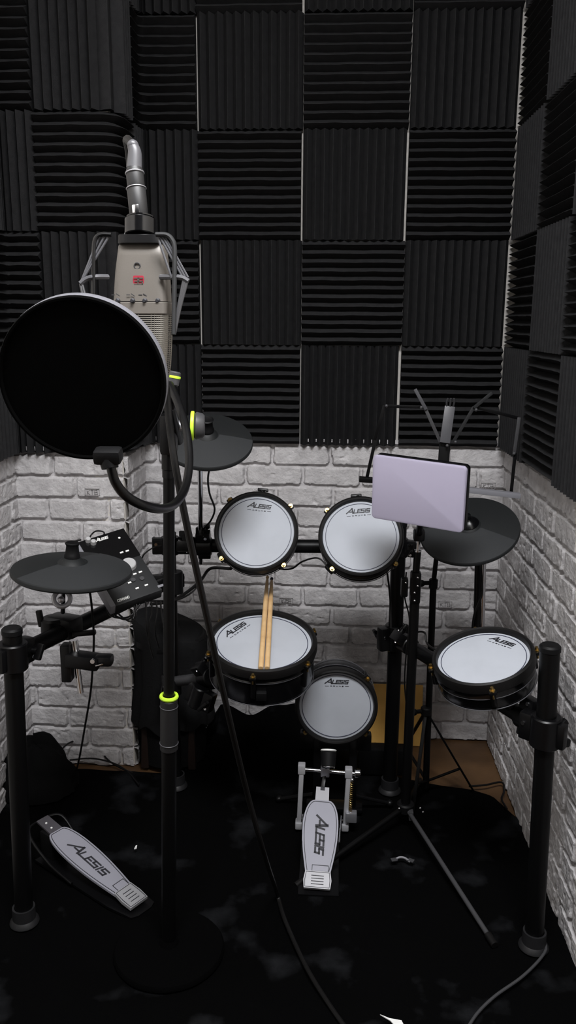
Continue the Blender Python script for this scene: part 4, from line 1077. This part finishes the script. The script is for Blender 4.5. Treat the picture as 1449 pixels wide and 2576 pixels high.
cable('black cable looped from the left tom to the right tom', [T1 @ Vector((.07, -.08, -.05)), pt(706, 1432, 2.32), pt(735, 1430, 2.33), pt(762, 1412, 2.33), pt(800, 1404, 2.34), T2 @ Vector((-.09, -.06, -.06))])
cable('thick black cable from the left tom down to the module', [T1 @ Vector((-.06, -.095, -.05)), pt(530, 1430, 2.26), pt(505, 1460, 2.22), pt(470, 1490, 2.16), pt(430, 1512, 2.10), pt(380, 1520, 2.02)], .0045)
cable('black cable in the bundle under the module, nearest the pole', [pt(380, 1512, 1.99), pt(440, 1510, 2.08), pt(480, 1492, 2.14), pt(497, 1468, 2.22), pt(490, 1420, 2.25)])
cable('slack black cable curving from the rear post towards the module', [pt(405, 1372, 2.12), pt(385, 1378, 2.10), pt(362, 1395, 2.08), pt(352, 1420, 2.10)], .002)
cable('black loop of cable over the top of the module', [TM @ Vector((-.03, mh / 2, -.012)), pc(228, 1348, 2.12), pc(242, 1336, 2.12), pc(262, 1340, 2.12), TM @ Vector((.0, mh / 2 + .001, -.018))], .002)
cable('black cable stub at the left end of the module', [pc(188, 1378, 2.06), pc(184, 1372, 2.08), pc(190, 1362, 2.09), pc(204, 1358, 2.10)], .002)
for i, (x0, d) in enumerate(((268, 22), (280, 30), (292, 40))):
    cable(('outer', 'middle', 'inner')[i] + ' drooping loop of black cable under the module corner', [pc(x0, 1530, 1.98), pc(x0 + 10, 1548, 1.97), pc(x0 + 36, 1545 + d * .45, 1.96), pc(x0 + 62 - i * 6, 1548, 1.98), pc(352 - i * 8, 1520, 1.99)], .0022)
for i, (u, e, vv) in enumerate(((366, 374, 1610), (380, 378, 1625), (393, 392, 1600), (404, 412, 1575))):
    cable(('first', 'second', 'third', 'fourth')[i] + ' black cable hanging below the module, counted from the left', [pc(u, 1512, 2.0), pc(u + 2, 1540, 2.0), pc(e - 6 + i * 2, 1575, 2.0), pc(e, vv, 2.02), pc(e + 8, vv + 30, 2.05)], .0022)
cable('black cable arching over the floor by the pier wall', [pz(140, 1930, .09), pz(160, 1880, .09) , pz(200, 1862, .075), pz(245, 1880, .05), pz(270, 1910, .03), pz(300, 1930, .015), pz(335, 1945, .012)], .0026)
cable('black cable lying flat over the floor edge by the stool', [pz(175, 1912, .04), pz(230, 1908, .035), pz(280, 1918, .025), pz(320, 1940, .012), pz(350, 1975, .016)], .0026)
cable('black cable running down beside the centre post', [pt(974, 1440, 2.16), pt(979, 1480, 2.16), pt(983, 1530, 2.165), pt(984, 1580, 2.15)], .0026)
cable('black cable sagging behind the tablet stand pole', [pt(1022, 1440, 2.1), pt(1018, 1500, 2.12), pt(1030, 1560, 2.12), pt(1022, 1640, 2.12), pt(1018, 1720, 2.14), pt(1025, 1800, 2.16)], .002)
cable('pair-twisted black cable from the centre clamp to the floor tom', [ra + Vector((.03, -.03, .02)), pt(1066, 1590, 2.05), pt(1080, 1625, 2.0), T3 @ Vector((-.09, .03, -.06))], .0026)
cable('dark cable snaking from the right post across the mat', [pz(1372, 2376, MATZ + .01), pz(1372, 2392, MATZ + .01), pz(1352, 2420, MATZ + .01), pz(1310, 2460, MATZ + .01), pz(1245, 2506, MATZ + .01), pz(1200, 2550, MATZ + .01), pz(1168, 2600, MATZ + .01)], .0032, 'grey')
cable('black cable leaving the mat edge along the right wall', [pz(1180, 1978, .02), pz(1220, 1975, .02), pz(1262, 1968, .018), pz(1268, 1990, .018), pz(1262, 2010, .018), pz(1275, 2035, .018)], .003)

# ------------------------------------------------------------------ light
def area(name, loc, size, power, col, rot=(0, 0, 0), spread=None, shape='RECTANGLE'):
    l = bpy.data.lights.new(name, 'AREA'); l.shape = shape; l.size = size[0]; l.size_y = size[1]; l.energy = power; l.color = col
    if spread: l.spread = spread
    o = bpy.data.objects.new(name, l); C.objects.link(o); o.location = loc; o.rotation_euler = rot; return o
area('ceiling_lamp', (.08, .36, CEIL - .02), (1.1, .50), 100, (.975, .98, 1.0))
w = bpy.data.worlds.new('world'); SC.world = w; w.use_nodes = True
w.node_tree.nodes['Background'].inputs['Color'].default_value = (.85, .9, 1, 1)
w.node_tree.nodes['Background'].inputs['Strength'].default_value = .008
SC.view_settings.view_transform = 'Standard'; SC.view_settings.look = 'None'; SC.view_settings.gamma = 1
SC.view_settings.use_curve_mapping = False; SC.view_settings.exposure = 0
